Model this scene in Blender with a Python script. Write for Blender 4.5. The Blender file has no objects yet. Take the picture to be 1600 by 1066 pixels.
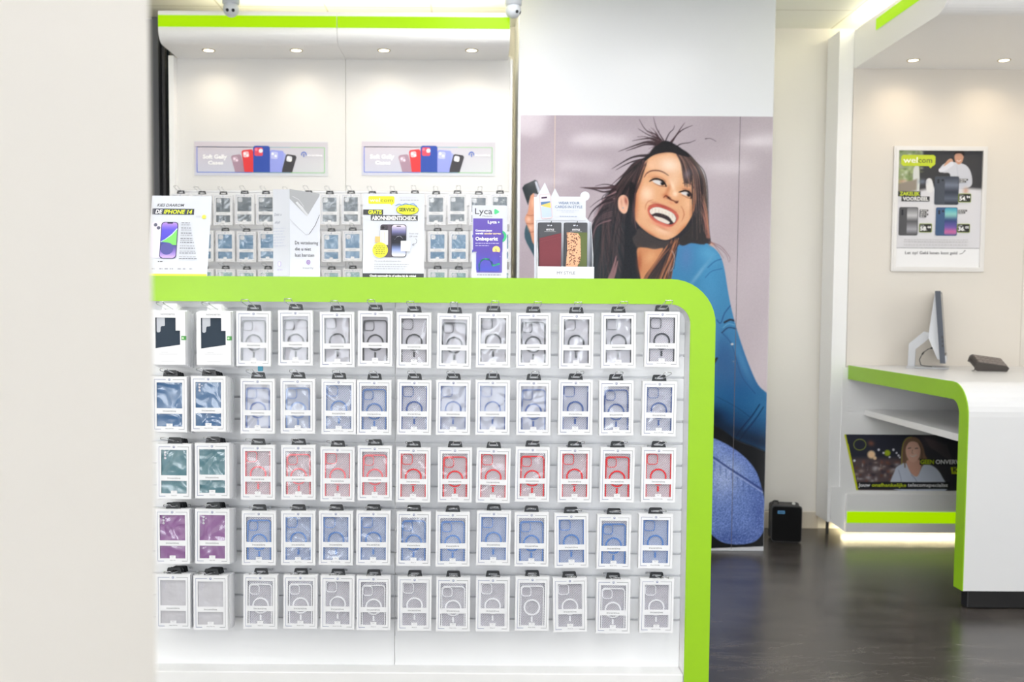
import bpy, math, random
import numpy as np
from mathutils import Vector, Matrix

random.seed(7)
RNG = np.random.default_rng(5)
SC = bpy.context.scene
COL = SC.collection

# ------------------------------------------------------------------ camera
F = 1550.0
PPX, PPY = 744.5, 567.0
PITCH = math.atan(85.0 / F)
ROLL = math.radians(0.38)
CAM = Vector((0, 0, 1.35))
_r0 = Vector((1, 0, 0)); _u0 = Vector((0, math.sin(PITCH), math.cos(PITCH)))
FWD = Vector((0, math.cos(PITCH), -math.sin(PITCH)))
RIGHT = _r0 * math.cos(ROLL) + _u0 * math.sin(ROLL)
UP = -_r0 * math.sin(ROLL) + _u0 * math.cos(ROLL)
cd = bpy.data.cameras.new('camera'); cam = bpy.data.objects.new('camera', cd); COL.objects.link(cam)
m = Matrix.Identity(4)
for i in range(3):
    m[i][0] = RIGHT[i]; m[i][1] = UP[i]; m[i][2] = -FWD[i]; m[i][3] = CAM[i]
cam.matrix_world = m
cd.sensor_width = 36; cd.lens = F / 1600 * 36
cd.shift_x = (800 - PPX) / 1600; cd.shift_y = (PPY - 533) / 1600
cd.clip_start = 0.05
cd.dof.use_dof = True; cd.dof.focus_distance = 3.05; cd.dof.aperture_fstop = 3.8
SC.camera = cam

# ------------------------------------------------------------------ world, daylight, exposure
SC.view_settings.view_transform = 'Standard'; SC.view_settings.look = 'None'
SC.view_settings.gamma = 1; SC.view_settings.exposure = 0.0
SC.cycles.diffuse_bounces = 8; SC.cycles.max_bounces = 16; SC.cycles.transparent_max_bounces = 16
try: SC.view_settings.use_curve_mapping = False
except Exception: pass
w = bpy.data.worlds.new('daylight'); SC.world = w; w.use_nodes = True
w.node_tree.nodes['Background'].inputs[0].default_value = (0.86, 0.93, 1.0, 1)
w.node_tree.nodes['Background'].inputs[1].default_value = 1.0

def area(name, loc, rot, sx, sy, power, col, spread=180):
    d = bpy.data.lights.new(name, 'AREA'); d.shape = 'RECTANGLE'; d.size = sx; d.size_y = sy
    d.energy = power; d.color = col; d.spread = math.radians(spread)
    o = bpy.data.objects.new(name, d); COL.objects.link(o); o.location = loc; o.rotation_euler = rot
    return o
# daylight through the shop front behind the camera
area('shopfront_daylight', (-1.0, -2.6, 1.55), (math.radians(90), 0, 0), 2.9, 2.5, 150, (0.95, 0.97, 1.0))
area('shopfront_daylight', (4.45, -2.6, 1.55), (math.radians(90), 0, math.radians(20)), .7, 2.5, 30, (0.95, 0.97, 1.0))
# tubes lying on top of the two canopies
PANEL_E = 11.0

# ------------------------------------------------------------------ helpers
def ray(px, py):
    return FWD * F + RIGHT * (px - PPX) - UP * (py - PPY)
def at(px, py, Y):
    d = ray(px, py); return CAM + d * (Y / d.y)
def on_z(px, py, z):
    d = ray(px, py); return CAM + d * ((z - CAM.z) / d.z)
def X_(px, Y, py=482): return at(px, py, Y).x
def Z_(py, Y, px=745): return at(px, py, Y).z

def s2l(v):
    v = np.asarray(v, dtype=float)
    return np.where(v <= 0.04045, v / 12.92, ((v + 0.055) / 1.055) ** 2.4)
def lin(c):
    r = s2l(np.array(c[:3]) / 255.0); return (float(r[0]), float(r[1]), float(r[2]), 1.0)

MATS = {}
def mat(name, rgb=(255, 255, 255), rough=0.5, metal=0.0, spec=0.5, emit=0.0, ecol=None, coat=0.0, trans=0.0):
    if name in MATS: return MATS[name]
    mt = bpy.data.materials.new(name); mt.use_nodes = True
    b = mt.node_tree.nodes['Principled BSDF']
    b.inputs['Base Color'].default_value = lin(rgb)
    b.inputs['Roughness'].default_value = rough; b.inputs['Metallic'].default_value = metal
    b.inputs['Specular IOR Level'].default_value = spec
    if emit:
        b.inputs['Emission Color'].default_value = lin(ecol or rgb); b.inputs['Emission Strength'].default_value = emit
    if coat:
        b.inputs['Coat Weight'].default_value = coat; b.inputs['Coat Roughness'].default_value = 0.08
    if trans: b.inputs['Transmission Weight'].default_value = trans
    MATS[name] = mt
    return mt
def nodes(mt):
    return mt.node_tree.nodes, mt.node_tree.links, mt.node_tree.nodes.get('Principled BSDF')

def bump(mt, scale, strength, dist=0.002, detail=3):
    n, l, b = nodes(mt)
    tc = n.new('ShaderNodeTexCoord'); no = n.new('ShaderNodeTexNoise'); bp = n.new('ShaderNodeBump')
    no.inputs['Scale'].default_value = scale; no.inputs['Detail'].default_value = detail
    bp.inputs['Strength'].default_value = strength; bp.inputs['Distance'].default_value = dist
    l.new(tc.outputs['Object'], no.inputs['Vector']); l.new(no.outputs['Fac'], bp.inputs['Height'])
    l.new(bp.outputs['Normal'], b.inputs['Normal'])
    return mt

WHITE = bump(mat('white_laminate', (246, 246, 246), 0.35), 60, 0.05)
WALLM = bump(mat('wall_paint', (238, 234, 226), 0.7, spec=0.3), 90, 0.12)
PANELM = mat('cream_white_panel', (224, 223, 221), 0.4)
ALCOVE = mat('warm_cream_panel', (226, 220, 211), 0.4)
REVEAL = mat('cream_wall_paint', (234, 231, 227), 0.8, spec=0.2)
GREEN = bump(mat('lime_green_edge', (152, 203, 26), 0.4), 150, 0.06)
GREENLIT = mat('backlit_lime_acrylic', (96, 130, 0), 0.35, spec=0.15, emit=0.66, ecol=(192, 250, 0))
SLAT = bump(mat('slatwall_melamine', (243, 244, 246), 0.45), 40, 0.04)
CHROME = mat('zinc_wire', (205, 207, 210), 0.25, metal=1.0)
BLACKP = mat('black_plastic', (34, 37, 41), 0.4)
CARD = mat('white_carton', (236, 237, 240), 0.55, spec=0.3)
PRINT_BLUE = mat('navy_print', (72, 88, 150), 0.6)
PRINT_GREY = mat('grey_print', (120, 122, 128), 0.6)
PAPER = mat('white_paper', (212, 216, 225), 0.6, spec=0.3)

def print_mat(name, rough, spec=0.4, bumpy=0.0):
    mt = bpy.data.materials.new(name); mt.use_nodes = True
    n, l, b = nodes(mt)
    a = n.new('ShaderNodeVertexColor'); a.layer_name = 'Col'
    l.new(a.outputs['Color'], b.inputs['Base Color'])
    b.inputs['Roughness'].default_value = rough; b.inputs['Specular IOR Level'].default_value = spec
    if bumpy: bump(mt, 9, bumpy, 0.01)
    return mt
PRINT = print_mat('printed_paper', 0.55)
PRINT_GLOSS = print_mat('printed_glossy_film', 0.075, 0.4, 0.035)

def tag(o, label, cat, group=None, kind=None):
    if label: o['label'] = label
    if cat: o['category'] = cat
    if group: o['group'] = group
    if kind: o['kind'] = kind
    return o
def thing(name, loc, label, cat, group=None, rot=(0, 0, 0)):
    o = bpy.data.objects.new(name, None); COL.objects.link(o); o.location = loc; o.rotation_euler = rot
    o.empty_display_size = 0.05
    return tag(o, label, cat, group)

_TXT = {}
def text_tris(s, bold=0.0, shear=0.0):
    k = (s, bold, shear)
    if k in _TXT: return _TXT[k]
    c = bpy.data.curves.new('t', 'FONT'); c.body = s; c.size = 1; c.resolution_u = 2; c.offset = bold; c.shear = shear
    o = bpy.data.objects.new('t', c)
    me = bpy.data.meshes.new_from_object(o)
    v = [tuple(p.co[:2]) for p in me.vertices]; f = [tuple(p.vertices) for p in me.polygons]
    bpy.data.objects.remove(o); bpy.data.curves.remove(c); bpy.data.meshes.remove(me)
    a = np.array(v) if v else np.zeros((1, 2))
    _TXT[k] = (a, f, a[:, 0].min(), a[:, 0].max(), a[:, 1].min(), a[:, 1].max())
    return _TXT[k]

class MB:
    def __init__(s): s.v = []; s.f = []; s.m = []; s.c = []; s.smooth = []
    def face(s, pts, mi=0, col=None, smooth=False):
        b = len(s.v); s.v += [tuple(p) for p in pts]; s.f.append(tuple(range(b, b + len(pts))))
        s.m.append(mi); s.smooth.append(smooth)
        if col is not None and not isinstance(col[0], (tuple, list, np.ndarray)): col = [col] * len(pts)
        s.c.append(col)
    def box(s, x0, x1, y0, y1, z0, z1, mi=0):
        b = len(s.v)
        s.v += [(x, y, z) for z in (z0, z1) for y in (y0, y1) for x in (x0, x1)]
        for q in ((0, 2, 3, 1), (4, 5, 7, 6), (0, 1, 5, 4), (2, 6, 7, 3), (0, 4, 6, 2), (1, 3, 7, 5)):
            s.f.append(tuple(b + i for i in q)); s.m.append(mi); s.c.append(None); s.smooth.append(False)
        return s
    def prism(s, pts, a0, a1, axis='y', mi=0, smooth=False, caps=True, capmi=None):
        """pts: outline in the plane across AXIS (x,z for y; y,z for x; x,y for z)."""
        def P(p, a): return {'y': (p[0], a, p[1]), 'x': (a, p[0], p[1]), 'z': (p[0], p[1], a)}[axis]
        b = len(s.v); n = len(pts)
        s.v += [P(p, a0) for p in pts] + [P(p, a1) for p in pts]
        for i in range(n):
            j = (i + 1) % n
            s.f.append((b + i, b + j, b + n + j, b + n + i)); s.m.append(mi); s.c.append(None); s.smooth.append(smooth)
        if caps:
            cm = mi if capmi is None else capmi
            s.f.append(tuple(b + i for i in range(n))); s.m.append(cm); s.c.append(None); s.smooth.append(False)
            s.f.append(tuple(b + n + i for i in reversed(range(n)))); s.m.append(cm); s.c.append(None); s.smooth.append(False)
        return s
    def ring(s, outer, inner, a0, a1, axis='y', mi=0):
        """closed band between two outlines of equal point count, extruded"""
        def P(p, a): return {'y': (p[0], a, p[1]), 'x': (a, p[0], p[1]), 'z': (p[0], p[1], a)}[axis]
        n = len(outer); b = len(s.v)
        s.v += [P(p, a0) for p in outer] + [P(p, a0) for p in inner] + [P(p, a1) for p in outer] + [P(p, a1) for p in inner]
        for i in range(n):
            j = (i + 1) % n
            for q in ((i, j, n + j, n + i), (2*n + i, 3*n + i, 3*n + j, 2*n + j), (i, 2*n + i, 2*n + j, j), (n + i, n + j, 3*n + j, 3*n + i)):
                s.f.append(tuple(b + k for k in q)); s.m.append(mi); s.c.append(None); s.smooth.append(False)
        return s
    def strip(s, A, B, a0, a1, axis='y', mi=0):
        """open band between two polylines of equal count, extruded (an arch)"""
        return s.prism(list(A) + list(reversed(B)), a0, a1, axis, mi)
    def tube(s, path, r, n=6, mi=0, closed=False):
        path = [Vector(p) for p in path]; b = len(s.v); N = len(path)
        prev = None
        for i, p in enumerate(path):
            if closed: t = path[(i + 1) % N] - path[i - 1]
            else: t = path[min(i + 1, N - 1)] - path[max(i - 1, 0)]
            t.normalize()
            if prev is None:
                u = t.cross(Vector((0.13, 0.27, 1)));
                if u.length < 1e-3: u = t.cross(Vector((1, 0, 0)))
            else: u = prev - t * prev.dot(t)
            u.normalize(); prev = u; v = t.cross(u)
            rr = r[i] if isinstance(r, (list, tuple)) else r
            for k in range(n):
                a = 2 * math.pi * k / n; s.v.append(tuple(p + (u * math.cos(a) + v * math.sin(a)) * rr))
        for i in range(N if closed else N - 1):
            for k in range(n):
                k2 = (k + 1) % n; i2 = (i + 1) % N
                s.f.append((b + i*n + k, b + i2*n + k, b + i2*n + k2, b + i*n + k2)); s.m.append(mi); s.c.append(None); s.smooth.append(True)
        if not closed:
            s.f.append(tuple(b + k for k in reversed(range(n)))); s.m.append(mi); s.c.append(None); s.smooth.append(False)
            s.f.append(tuple(b + (N-1)*n + k for k in range(n))); s.m.append(mi); s.c.append(None); s.smooth.append(False)
        return s
    def lathe(s, prof, center=(0, 0, 0), n=24, mi=0, axis='z'):
        b = len(s.v); c = Vector(center)
        for (r, h) in prof:
            for k in range(n):
                a = 2 * math.pi * k / n
                p = (r*math.cos(a), r*math.sin(a), h) if axis == 'z' else (r*math.cos(a), h, r*math.sin(a))
                s.v.append(tuple(c + Vector(p)))
        for i in range(len(prof) - 1):
            for k in range(n):
                k2 = (k + 1) % n
                s.f.append((b + i*n + k, b + i*n + k2, b + (i+1)*n + k2, b + (i+1)*n + k)); s.m.append(mi); s.c.append(None); s.smooth.append(True)
        return s
    def cells(s, xs, zs, y, skip, mi=0):
        """a flat sheet at depth y made of cells, leaving out the cells in SKIP"""
        for i in range(len(xs) - 1):
            for j in range(len(zs) - 1):
                if (i, j) in skip: continue
                s.face([(xs[i], y, zs[j]), (xs[i+1], y, zs[j]), (xs[i+1], y, zs[j+1]), (xs[i], y, zs[j+1])], mi)
        return s
    def text(s, st, x, z, h=None, w=None, y=0.0, mi=0, col=None, align='l', bold=0.0, shear=0.0, cap=None):
        v, f, x0, x1, y0, y1 = text_tris(st, bold, shear)
        sy = (h / 0.70) if h else (w / (x1 - x0)); sx = (w / (x1 - x0)) if w else sy
        W = (x1 - x0) * sx; ox = x - (0 if align == 'l' else W / 2 if align == 'c' else W)
        b = len(s.v); s.v += [(ox + (p[0] - x0) * sx, y, z + p[1] * sy) for p in v]
        for q in f:
            s.f.append(tuple(b + i for i in q)); s.m.append(mi); s.c.append(None if col is None else [col] * len(q)); s.smooth.append(False)
        return s
    def mesh(s, name, mats, merge=False):
        me = bpy.data.meshes.new(name); me.from_pydata(s.v, [], s.f)
        for mt in (mats if isinstance(mats, (list, tuple)) else [mats]): me.materials.append(mt)
        me.polygons.foreach_set('material_index', s.m); me.polygons.foreach_set('use_smooth', s.smooth)
        if any(c is not None for c in s.c):
            ca = me.color_attributes.new('Col', 'FLOAT_COLOR', 'CORNER')
            out = []
            for f, c in zip(s.f, s.c):
                for k in range(len(f)): out += list(lin(c[k])) if c is not None else [1, 1, 1, 1]
            ca.data.foreach_set('color', out)
        if merge:
            import bmesh
            bm = bmesh.new(); bm.from_mesh(me); bmesh.ops.remove_doubles(bm, verts=bm.verts, dist=1e-5); bm.to_mesh(me); bm.free()
        me.update()
        return me
    def build(s, name, mats, parent=None, loc=(0, 0, 0), rot=(0, 0, 0), bevel=0.0, merge=False, segs=2):
        o = bpy.data.objects.new(name, s.mesh(name, mats, merge)); COL.objects.link(o)
        o.location = loc; o.rotation_euler = rot
        if parent is not None: o.parent = parent
        if bevel:
            md = o.modifiers.new('b', 'BEVEL'); md.width = bevel; md.segments = segs; md.limit_method = 'ANGLE'; md.angle_limit = math.radians(35)
            md.harden_normals = False
        return o
def link(name, me, parent=None, loc=(0, 0, 0), rot=(0, 0, 0)):
    o = bpy.data.objects.new(name, me); COL.objects.link(o); o.location = loc; o.rotation_euler = rot
    if parent is not None: o.parent = parent
    return o

def rrect(x0, x1, z0, z1, r, n=5):
    if not isinstance(r, (list, tuple)): r = [r] * 4      # bl, br, tr, tl
    pts = []
    for (cx, cz, a0, rr) in ((x0 + r[0], z0 + r[0], 180, r[0]), (x1 - r[1], z0 + r[1], 270, r[1]), (x1 - r[2], z1 - r[2], 0, r[2]), (x0 + r[3], z1 - r[3], 90, r[3])):
        for k in range(n + 1):
            a = math.radians(a0 + 90 * k / n); pts.append((cx + rr * math.cos(a), cz + rr * math.sin(a)))
    return pts
def circ(cx, cz, r, n=24, rz=None):
    rz = rz or r
    return [(cx + r * math.cos(2*math.pi*k/n), cz + rz * math.sin(2*math.pi*k/n)) for k in range(n)]

class Print:
    """flat printed artwork: layered shapes 0.1 mm apart in one sheet, in photo-like units (u right, v down from the top)"""
    def __init__(s, unit, W, H, y=0.0): s.b = MB(); s.s = unit; s.W = W; s.H = H; s.y = y; s.k = 0
    def P(s, u, v): return ((u - s.W / 2) * s.s, s.y - s.k * 0.00012, (s.H - v) * s.s)
    def poly(s, pts, col):
        s.k += 1; s.b.face([s.P(*p) for p in pts], 0, col)
    def quadcol(s, pts, cols):
        s.k += 1; s.b.face([s.P(*p) for p in pts], 0, cols)
    def rect(s, u0, v0, u1, v1, col): s.poly([(u0, v1), (u1, v1), (u1, v0), (u0, v0)], col)
    def rr(s, u0, v0, u1, v1, r, col): s.poly(rrect(u0, u1, v0, v1, r), col)
    def circ(s, u, v, r, col, rv=None): s.poly(circ(u, v, r, 24, rv), col)
    def line(s, pts, w, col):
        for (a, b) in zip(pts, pts[1:]):
            d = Vector((b[0]-a[0], b[1]-a[1]));
            if d.length == 0: continue
            n = Vector((-d.y, d.x)).normalized() * w / 2
            s.b.face([s.P(a[0]-n.x, a[1]-n.y), s.P(b[0]-n.x, b[1]-n.y), s.P(b[0]+n.x, b[1]+n.y), s.P(a[0]+n.x, a[1]+n.y)], 0, col)
        s.k += 1
    def grad(s, u0, v0, u1, v1, stops, n=14, r=0):
        """vertical gradient, top to bottom"""
        s.k += 1
        def colat(t):
            for (a, ca), (b, cb) in zip(stops, stops[1:]):
                if t <= b: q = (t - a) / max(b - a, 1e-6); return tuple(ca[i] + (cb[i] - ca[i]) * q for i in range(3))
            return stops[-1][1]
        def inset(v):
            d = min(v - v0, v1 - v)
            return 0 if d >= r else r - math.sqrt(max(0, r*r - (r - d)**2))
        vs = sorted(set([v0 + (v1 - v0) * i / n for i in range(n + 1)] + ([v0 + r*.3, v0 + r, v1 - r, v1 - r*.3] if r else [])))
        for a, b in zip(vs, vs[1:]):
            ca, cb = colat((a - v0) / (v1 - v0)), colat((b - v0) / (v1 - v0)); ia, ib = inset(a), inset(b)
            s.b.face([s.P(u0+ib, b), s.P(u1-ib, b), s.P(u1-ia, a), s.P(u0+ia, a)], 0, [cb, cb, ca, ca])
    def text(s, st, u, v, h=None, w=None, col=(40, 40, 45), align='l', bold=0.0, shear=0.0):
        """v: base line"""
        s.k += 1; p = s.P(u, v)
        s.b.text(st, p[0], p[2], h * s.s if h else None, w * s.s if w else None, p[1], 0, col, align, bold, shear)
    def smalltext(s, u0, u1, v, col=(150, 150, 158), h=1.2, seed=0):
        """a line of print too small to read"""
        rr = random.Random(seed + int(v * 7)); u = u0; s.k += 1
        while u < u1:
            wl = rr.uniform(1.5, 5)
            s.b.face([s.P(u, v), s.P(min(u + wl, u1), v), s.P(min(u + wl, u1), v - h), s.P(u, v - h)], 0, col); u += wl + 1.0
    def build(s, name, parent, loc=(0, 0, 0), rot=(0, 0, 0), m=None):
        return s.b.build(name, m or PRINT, parent, loc, rot)

# ---- continuous-tone prints: colours worked out per point of a fine sheet
def catmull(pts, closed=True, n=5):
    P = [np.array(p, float) for p in pts]; N = len(P); out = []
    for i in range(N if closed else N - 1):
        if closed: p0, p1, p2, p3 = P[i-1], P[i], P[(i+1) % N], P[(i+2) % N]
        else: p0, p1, p2, p3 = P[max(i-1, 0)], P[i], P[i+1], P[min(i+2, N-1)]
        for k in range(n):
            t = k / n
            out.append(0.5*((2*p1) + (-p0+p2)*t + (2*p0-5*p1+4*p2-p3)*t*t + (-p0+3*p1-3*p2+p3)*t**3))
    if not closed: out.append(P[-1])
    return np.array(out)
class Paint:
    def __init__(s, PX, PY, base):
        s.x = PX.ravel().astype(np.float32); s.y = PY.ravel().astype(np.float32)
        s.c = np.zeros((s.x.size, 3), np.float32); s.c[:] = np.array(base, np.float32)
    def _sel(s, x0, x1, y0, y1):
        return np.nonzero((s.x > x0) & (s.x < x1) & (s.y > y0) & (s.y < y1))[0]
    def _mix(s, idx, a, col):
        a = a[:, None].astype(np.float32); s.c[idx] = s.c[idx] * (1 - a) + np.asarray(col, np.float32) * a
    def mask(s, pts, feather, smooth=True, n=4):
        q = catmull(pts, True, n) if smooth else np.array(pts, float)
        idx = s._sel(q[:, 0].min() - feather, q[:, 0].max() + feather, q[:, 1].min() - feather, q[:, 1].max() + feather)
        X = s.x[idx]; Y = s.y[idx]; d2 = np.full(X.shape, 1e9, np.float32); ins = np.zeros(X.shape, bool)
        for a, b in zip(q, np.roll(q, -1, 0)):
            dx, dy = b - a; L = dx*dx + dy*dy + 1e-9
            t = np.clip(((X-a[0])*dx + (Y-a[1])*dy) / L, 0, 1)
            np.minimum(d2, (X-a[0]-t*dx)**2 + (Y-a[1]-t*dy)**2, out=d2)
            c = ((a[1] > Y) != (b[1] > Y))
            if dy != 0: ins ^= c & (X < (b[0]-a[0]) * (Y-a[1]) / (b[1]-a[1]) + a[0])
        d = np.sqrt(d2) * np.where(ins, 1, -1)
        return idx, np.clip(0.5 + d / max(feather, 0.01), 0, 1)
    def poly(s, pts, col, feather=1.0, alpha=1.0, smooth=True, clip=None):
        idx, a = s.mask(pts, feather, smooth)
        if clip is not None: a = a * clip[idx]
        s._mix(idx, a * alpha, col)
    def full(s, pts, feather=1.0, smooth=True):
        out = np.zeros(s.x.size, np.float32); idx, a = s.mask(pts, feather, smooth); out[idx] = a; return out
    def blob(s, cx, cy, rx, ry, col, alpha=1.0, ang=0.0, p=1.0, clip=None):
        R = max(rx, ry) * 2.2; idx = s._sel(cx-R, cx+R, cy-R, cy+R); ca, sa = math.cos(math.radians(ang)), math.sin(math.radians(ang))
        dx = s.x[idx]-cx; dy = s.y[idx]-cy; u = (dx*ca + dy*sa)/rx; v = (-dx*sa + dy*ca)/ry
        a = np.exp(-((u*u+v*v) ** p)) * alpha
        if clip is not None: a = a * clip[idx]
        s._mix(idx, a, col)
    def stroke(s, pts, w, col, alpha=1.0, feather=0.8, clip=None):
        q = catmull(pts, False, 5); n = len(q)
        ws = np.interp(np.linspace(0, 1, n), np.linspace(0, 1, len(w)), w) if isinstance(w, (list, tuple)) else np.full(n, w)
        M = ws.max() / 2 + feather
        idx = s._sel(q[:, 0].min()-M, q[:, 0].max()+M, q[:, 1].min()-M, q[:, 1].max()+M)
        if idx.size == 0: return
        X = s.x[idx]; Y = s.y[idx]; best = np.full(X.shape, -9.0, np.float32)
        for i in range(n-1):
            a, b = q[i], q[i+1]; dx, dy = b-a; L = dx*dx+dy*dy+1e-9
            t = np.clip(((X-a[0])*dx+(Y-a[1])*dy)/L, 0, 1); r = (ws[i]*(1-t)+ws[i+1]*t)/2
            np.maximum(best, r-np.sqrt((X-a[0]-t*dx)**2+(Y-a[1]-t*dy)**2), out=best)
        a = np.clip(0.5+best/feather, 0, 1)*alpha
        if clip is not None: a = a*clip[idx]
        s._mix(idx, a, col)
    def speckle(s, amp, clip=None):
        nz = RNG.normal(0, amp, s.x.size).astype(np.float32)
        if clip is not None: nz = nz*clip
        s.c += nz[:, None]
def sheet_mesh(name, W, H, NX, NZ, colors, material):
    """a flat W x H sheet of NX x NZ points in x,z facing -y, lower left at the origin; colours row by row from the top"""
    xs = np.linspace(0, W, NX); zs = np.linspace(H, 0, NZ)
    co = np.zeros((NZ, NX, 3), np.float32); co[..., 0] = xs[None, :]; co[..., 2] = zs[:, None]
    me = bpy.data.meshes.new(name); nv = NX*NZ; nf = (NX-1)*(NZ-1)
    me.vertices.add(nv); me.vertices.foreach_set('co', co.ravel())
    i = np.arange(NZ-1)[:, None]*NX+np.arange(NX-1)[None, :]
    q = np.stack([i+NX, i+NX+1, i+1, i], -1).reshape(-1, 4)
    me.loops.add(nf*4); me.loops.foreach_set('vertex_index', q.ravel().astype(np.int32))
    me.polygons.add(nf); me.polygons.foreach_set('loop_start', np.arange(0, nf*4, 4, dtype=np.int32))
    me.update(calc_edges=True)
    ca = me.color_attributes.new('Col', 'FLOAT_COLOR', 'POINT')
    c4 = np.ones((nv, 4), np.float32); c4[:, :3] = s2l(np.clip(colors, 0, 255)/255.0)
    ca.data.foreach_set('color', c4.ravel()); me.materials.append(material)
    return me
def project(X, Y, Z):
    dx, dy, dz = X-CAM.x, Y-CAM.y, Z-CAM.z
    r = dx*RIGHT.x+dy*RIGHT.y+dz*RIGHT.z; u = dx*UP.x+dy*UP.y+dz*UP.z; f = dx*FWD.x+dy*FWD.y+dz*FWD.z
    return PPX+F*r/f, PPY-F*u/f
# ------------------------------------------------------------------ room
YG, YS = 3.02, 3.10          # front rack: frame face, slatted face
YB, YC, YW, YA = 5.58, 5.50, 6.10, 5.88
CZ = Z_(38 + 3.3, YW)        # ceiling height
def structure(b, name, m, **k):
    o = b.build(name, m, **k); o['kind'] = 'structure'; return o

# floor: stone-look vinyl tiles
fm = mat('stone_vinyl_tiles', (84, 78, 76), 0.25, spec=0.5)
n, l, b = nodes(fm)
tc = n.new('ShaderNodeTexCoord'); mp = n.new('ShaderNodeMapping'); mp.inputs['Location'].default_value = (0.17, 0.28, 0)
br = n.new('ShaderNodeTexBrick'); br.inputs['Scale'].default_value = 1.0; br.inputs['Brick Width'].default_value = 1.22; br.inputs['Row Height'].default_value = 0.61
br.inputs['Mortar Size'].default_value = 0.0022; br.inputs['Mortar Smooth'].default_value = 0.4
br.inputs['Color1'].default_value = (1, 1, 1, 1); br.inputs['Color2'].default_value = (0.84, 0.84, 0.86, 1); br.inputs['Mortar'].default_value = (0.45, 0.45, 0.45, 1)
ns = n.new('ShaderNodeTexNoise'); ns.inputs['Scale'].default_value = 3.2; ns.inputs['Detail'].default_value = 9; ns.inputs['Roughness'].default_value = 0.62
mp2 = n.new('ShaderNodeMapping'); mp2.inputs['Scale'].default_value = (1, 2.6, 1)
rp = n.new('ShaderNodeValToRGB'); rp.color_ramp.elements[0].position = 0.3; rp.color_ramp.elements[0].color = lin((55, 51, 49)); rp.color_ramp.elements[1].position = 0.72; rp.color_ramp.elements[1].color = lin((85, 80, 76))
ns2 = n.new('ShaderNodeTexNoise'); ns2.inputs['Scale'].default_value = 160; ns2.inputs['Detail'].default_value = 3
ns3 = n.new('ShaderNodeTexNoise'); ns3.inputs['Scale'].default_value = 1.7; ns3.inputs['Detail'].default_value = 12; ns3.inputs['Roughness'].default_value = 0.7; ns3.inputs['Distortion'].default_value = 0.6
rp3 = n.new('ShaderNodeValToRGB'); rp3.color_ramp.elements[0].position = 0.485; rp3.color_ramp.elements[0].color = (0, 0, 0, 1); rp3.color_ramp.elements[1].position = 0.5; rp3.color_ramp.elements[1].color = (0.5, 0.5, 0.5, 1)
e = rp3.color_ramp.elements.new(0.515); e.color = (0, 0, 0, 1)
mx = n.new('ShaderNodeMixRGB'); mx.blend_type = 'MULTIPLY'; mx.inputs[0].default_value = 1
mx2 = n.new('ShaderNodeMixRGB'); mx2.blend_type = 'OVERLAY'; mx2.inputs[0].default_value = 0.35
mx3 = n.new('ShaderNodeMixRGB'); mx3.inputs[2].default_value = lin((150, 142, 136))
l.new(tc.outputs['Object'], mp.inputs[0]); l.new(mp.outputs[0], br.inputs['Vector'])
l.new(tc.outputs['Object'], mp2.inputs[0]); l.new(mp2.outputs[0], ns.inputs['Vector']); l.new(ns.outputs['Fac'], rp.inputs[0])
l.new(mp2.outputs[0], ns3.inputs['Vector']); l.new(ns3.outputs['Fac'], rp3.inputs[0])
l.new(tc.outputs['Object'], ns2.inputs['Vector'])
l.new(rp.outputs[0], mx.inputs[1]); l.new(br.outputs['Color'], mx.inputs[2])
l.new(mx.outputs[0], mx2.inputs[1]); l.new(ns2.outputs['Fac'], mx2.inputs[2])
mm = n.new('ShaderNodeMath'); mm.operation = 'MULTIPLY'; mm.inputs[1].default_value = 0.2
l.new(rp3.outputs[0], mm.inputs[0]); l.new(mm.outputs[0], mx3.inputs[0]); l.new(mx2.outputs[0], mx3.inputs[1])
l.new(mx3.outputs[0], b.inputs['Base Color'])
bp = n.new('ShaderNodeBump'); bp.inputs['Strength'].default_value = 0.25; bp.inputs['Distance'].default_value = 0.002
l.new(ns.outputs['Fac'], bp.inputs['Height']); l.new(bp.outputs[0], b.inputs['Normal'])
structure(MB().box(-2.6, 5.0, -3.0, YW + .1, -0.1, 0), 'floor', fm)

# ceiling: suspended tiles with fine grid lines
cm = mat('ceiling_tiles', (232, 232, 224), 0.8, spec=0.2)
n, l, b = nodes(cm)
tc = n.new('ShaderNodeTexCoord'); mp = n.new('ShaderNodeMapping'); mp.inputs['Location'].default_value = (0.27, -5.73 + 6.0, 0)
br = n.new('ShaderNodeTexBrick'); br.offset = 0; br.inputs['Scale'].default_value = 1; br.inputs['Brick Width'].default_value = 0.6; br.inputs['Row Height'].default_value = 0.6
br.inputs['Mortar Size'].default_value = 0.006; br.inputs['Mortar Smooth'].default_value = 0.2
br.inputs['Color1'].default_value = lin((244, 244, 234)); br.inputs['Color2'].default_value = lin((244, 244, 234)); br.inputs['Mortar'].default_value = lin((212, 210, 196))
l.new(tc.outputs['Object'], mp.inputs[0]); l.new(mp.outputs[0], br.inputs['Vector']); l.new(br.outputs['Color'], b.inputs['Base Color'])
structure(MB().box(-2.6, 5.0, -3.0, YW + .1, CZ, CZ + .1), 'ceiling', cm)
structure(MB().box(-2.6, 5.0, YW, YW + .1, 0, CZ), 'wall_back', WALLM)
structure(MB().box(4.9, 5.0, -3.0, YW, 0, CZ), 'wall_right', WALLM)
structure(MB().box(-2.6, -2.5, -3.0, YW, 0, CZ), 'wall_left', WALLM)
xe = X_(240.5, 0.8)
structure(MB().box(xe - .5, xe, .42, 0.8, 0, CZ), 'wall_pillar', REVEAL, bevel=0.004)
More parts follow.
